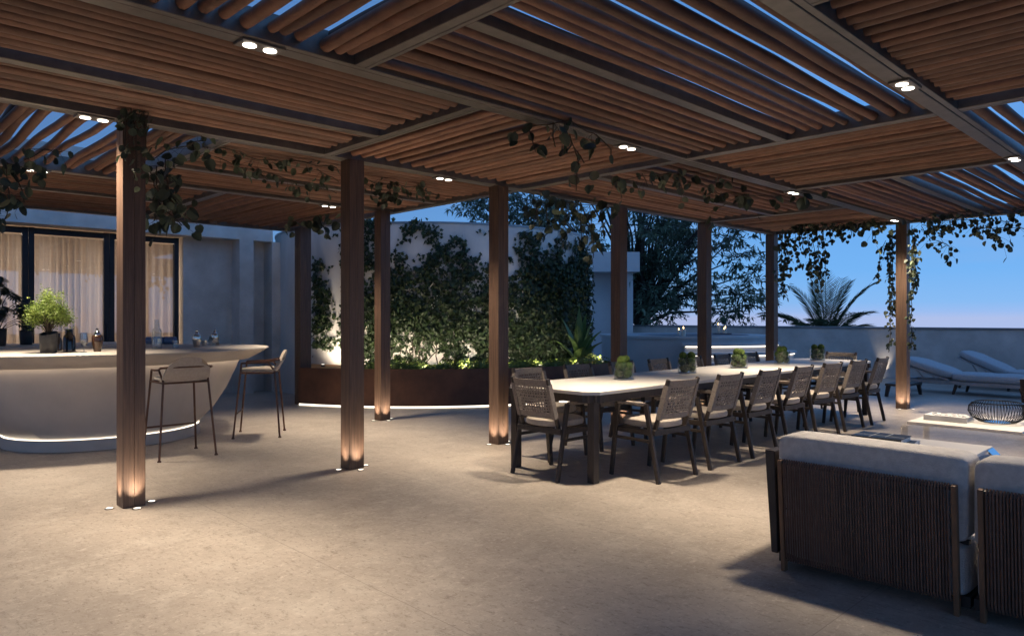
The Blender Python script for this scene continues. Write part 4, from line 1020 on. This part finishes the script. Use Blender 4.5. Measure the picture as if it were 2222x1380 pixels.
# ---------------------------------------------------------------- hanging vines
def P3(px, py, d): return sd((px - 1111) / 1555 * d, d, 1.35 + (690 - py) * d / 1555)
def vine(label, strands, size, seed, dens=1.0, spread=.05, mat=None, hang=.5):
    """strands: list of point lists (px, py, depth)"""
    rv = random.Random(seed); pts_all = [[P3(*p) for p in s] for s in strands]
    t = thing('hanging_vine', label, 'vine', pts_all[0][0], 0, 'vines trailing from the pergola')
    st = MB(); lf = MB()
    for pts in pts_all:
        cv = []
        for i in range(len(pts) - 1):
            k = max(2, int((pts[i + 1] - pts[i]).length / .06))
            for j in range(k):
                q = pts[i].lerp(pts[i + 1], j / k); cv.append(q + noise.noise_vector(q * 5) * .035)
        cv.append(pts[-1]); st.tube(cv, .0045, 5)
        L_ = sum((cv[i + 1] - cv[i]).length for i in range(len(cv) - 1)); n_ = int(L_ / (size * .42) * dens)
        for k in range(n_):
            f = rv.random() * (len(cv) - 1); i = min(int(f), len(cv) - 2); p = cv[i].lerp(cv[i + 1], f - i)
            off = Vector((rv.gauss(0, 1), rv.gauss(0, 1), rv.gauss(-.5, .8))) * spread; p2 = p + off
            if off.length > .02: st.tube([p, p + off * .5 + Vector((0, 0, .008)), p2], .0016, 3, caps=False)
            s_ = size * rv.uniform(.6, 1.25); az = rv.uniform(0, 2 * PI); lf.tone = rv.random()
            d = Vector((math.cos(az) * .7, math.sin(az) * .7, -hang - rv.random() * .8))
            lf.leaf(p2, d, (rv.gauss(0, 1), rv.gauss(0, 1), .35), s_, s_ * rv.uniform(.85, 1.05), 'round', rv.uniform(.05, .4), rv.uniform(0, .3))
    st.build('stem', mVineStem, t); lf.build('foliage', mat or mVine, t)
vine('vine with small leaves draped over the top of the nearest left post', [[(262, 238, 5.0), (275, 225, 5.0), (268, 330, 5.0)], [(290, 225, 4.98), (297, 300, 4.95), (290, 390, 4.95)], [(318, 228, 5.05), (322, 290, 5.05), (315, 330, 5.05)], [(300, 240, 5.0), (330, 250, 5.05), (318, 280, 5.05)]], .05, 1, .9, .04)
vine('thick cluster of large dark leaves hanging right of the nearest left post', [[(330, 345, 5.7), (380, 320, 5.6), (440, 305, 5.6)], [(340, 360, 5.7), (345, 430, 5.7), (335, 480, 5.7)], [(360, 340, 5.7), (368, 420, 5.7), (375, 440, 5.7)], [(330, 400, 5.8), (390, 460, 5.9), (415, 480, 5.9)], [(330, 370, 5.8), (338, 440, 5.8)], [(350, 450, 5.8), (395, 490, 5.8)]], .08, 2, 1.7, .075)
vine('large round leaves hanging at the left edge of the picture', [[(-20, 340, 6.0), (20, 355, 6.0), (70, 372, 6.2)], [(10, 350, 6.0), (20, 420, 6.0), (8, 480, 6.0)], [(40, 380, 6.0), (52, 440, 6.0)], [(-10, 380, 6), (0, 460, 6)], [(55, 345, 6.1), (100, 325, 6.1), (135, 330, 6.1)]], .085, 3, 1.4, .06)
vine('thin leafy vine trailing under the ceiling between the two nearest posts', [[(440, 318, 5.9), (500, 325, 6.1), (560, 350, 6.3), (640, 350, 6.5), (730, 365, 6.8)], [(460, 340, 6.1), (560, 372, 6.4), (640, 395, 6.6), (730, 420, 6.9)], [(690, 365, 6.9), (735, 395, 7.0)]], .06, 4, .85, .05)
vine('thin leafy vine continuing right of the second post under the ceiling', [[(786, 392, 7.1), (840, 400, 7.3), (900, 405, 7.6), (950, 425, 7.9)], [(786, 400, 7.2), (830, 420, 7.4), (870, 425, 7.6)], [(840, 400, 7.3), (845, 430, 7.3)]], .062, 5, 1.2, .05)
vine('small vine around the top of the post by the door handle', [[(615, 480, 10.3), (640, 485, 10.2), (690, 468, 10.1), (735, 460, 10.1)], [(690, 470, 10.1), (705, 500, 10.1), (708, 520, 10.1)], [(622, 482, 10.3), (620, 500, 10.3)]], .13, 6, 1.2, .06)
vine('large pale round leaves hanging from the middle beam in the centre', [[(1120, 285, 5.2), (1170, 275, 5.2), (1240, 265, 5.2), (1300, 300, 5.3)], [(1200, 250, 5.2), (1205, 320, 5.2)], [(1225, 270, 5.2), (1245, 320, 5.2), (1268, 355, 5.2)], [(1235, 290, 5.25), (1256, 360, 5.25), (1250, 415, 5.25)], [(1150, 285, 5.2), (1162, 330, 5.2)], [(1290, 295, 5.3), (1330, 325, 5.3), (1328, 345, 5.3)]], .08, 7, .6, .05)
vine('dense dark vine hanging left of the post behind the first vase', [[(1150, 435, 8.2), (1230, 440, 8.3), (1325, 450, 8.8)], [(1165, 440, 8.2), (1160, 490, 8.2)], [(1190, 440, 8.2), (1190, 500, 8.2)], [(1225, 440, 8.4), (1220, 520, 8.4), (1225, 540, 8.4)], [(1255, 445, 8.4), (1262, 520, 8.4)], [(1280, 445, 8.5), (1288, 560, 8.5)], [(1305, 450, 8.7), (1310, 500, 8.7)]], .095, 8, 1.3, .08)
vine('leafy vine trailing along the middle beam over the table', [[(1330, 400, 6.5), (1380, 385, 6.6), (1460, 375, 6.9), (1540, 372, 7.2)], [(1390, 375, 6.7), (1405, 405, 6.7)], [(1470, 380, 6.9), (1482, 410, 6.9), (1480, 420, 6.9)], [(1540, 375, 7.3), (1600, 360, 7.5), (1700, 350, 7.6)], [(1500, 385, 7.0), (1560, 420, 7.6), (1640, 425, 8.0)], [(1340, 400, 6.5), (1350, 430, 6.5)]], .08, 9, .75, .055)
vine('sparse vine with a few leaves under the far middle bay', [[(1540, 460, 8.6), (1570, 445, 8.6), (1620, 425, 8.4), (1690, 425, 8.3)], [(1650, 470, 9.0), (1655, 478, 9.0)], [(1690, 425, 8.3), (1760, 415, 8.2), (1810, 405, 8.0)]], .12, 10, .7, .05)
hs = []
for px, y0, y1 in ((1698, 505, 640), (1706, 500, 600), (1730, 480, 580), (1745, 455, 560), (1758, 440, 610), (1768, 440, 590), (1778, 445, 630), (1790, 450, 600), (1738, 440, 500), (1800, 460, 520), (1712, 510, 570)):
    hs.append([(px, y0, 11.2), (px - 4, (y0 + y1) / 2, 11.2), (px + 3, y1, 11.2)])
hs.append([(1700, 500, 11.3), (1760, 480, 11.1), (1860, 490, 10.8), (1930, 480, 10.5)])
vine('curtain of small leaved strands hanging beside the far corner post', hs, .066, 11, 1.35, .035)
vine('leafy vine along the beam edge between the two far posts', [[(1800, 495, 10.9), (1850, 485, 10.7), (1900, 480, 10.5), (1940, 478, 10.4)], [(1845, 490, 10.7), (1848, 512, 10.7)], [(1890, 485, 10.6), (1893, 520, 10.6)], [(1818, 495, 10.8), (1822, 515, 10.8)]], .085, 12, 1.7, .07)
vine('long strands of small leaves hanging down both sides of the vine hung post', [[(1934, 497, 11.0), (1930, 600, 11.0), (1934, 690, 11.0), (1928, 765, 11.0)], [(1940, 500, 11.0), (1936, 580, 11.0), (1939, 690, 11.0)], [(1925, 520, 11.0), (1908, 560, 11.0), (1906, 610, 11.0)], [(1978, 490, 10.3), (1980, 600, 10.3), (1976, 680, 10.3), (1977, 760, 10.3)], [(1984, 495, 10.3), (1986, 580, 10.3), (1983, 650, 10.3)], [(1982, 560, 10.3), (1994, 600, 10.3)]], .058, 13, 1.4, .026)
vine('thick fringe of dark leaves along the right edge of the pergola', [[(1985, 475, 10.2), (2060, 462, 9.9), (2140, 458, 9.6), (2225, 450, 9.3), (2300, 445, 9.0)], [(2000, 490, 10.2), (2080, 490, 9.9), (2150, 495, 9.6), (2230, 500, 9.3)], [(2020, 480, 10.1), (2110, 478, 9.8), (2200, 480, 9.4)], [(2000, 492, 10.2), (2022, 520, 10.1), (2060, 535, 10.0), (2062, 558, 10.0)], [(2150, 490, 9.6), (2165, 515, 9.6), (2178, 535, 9.6)]], .07, 14, 1.6, .075)
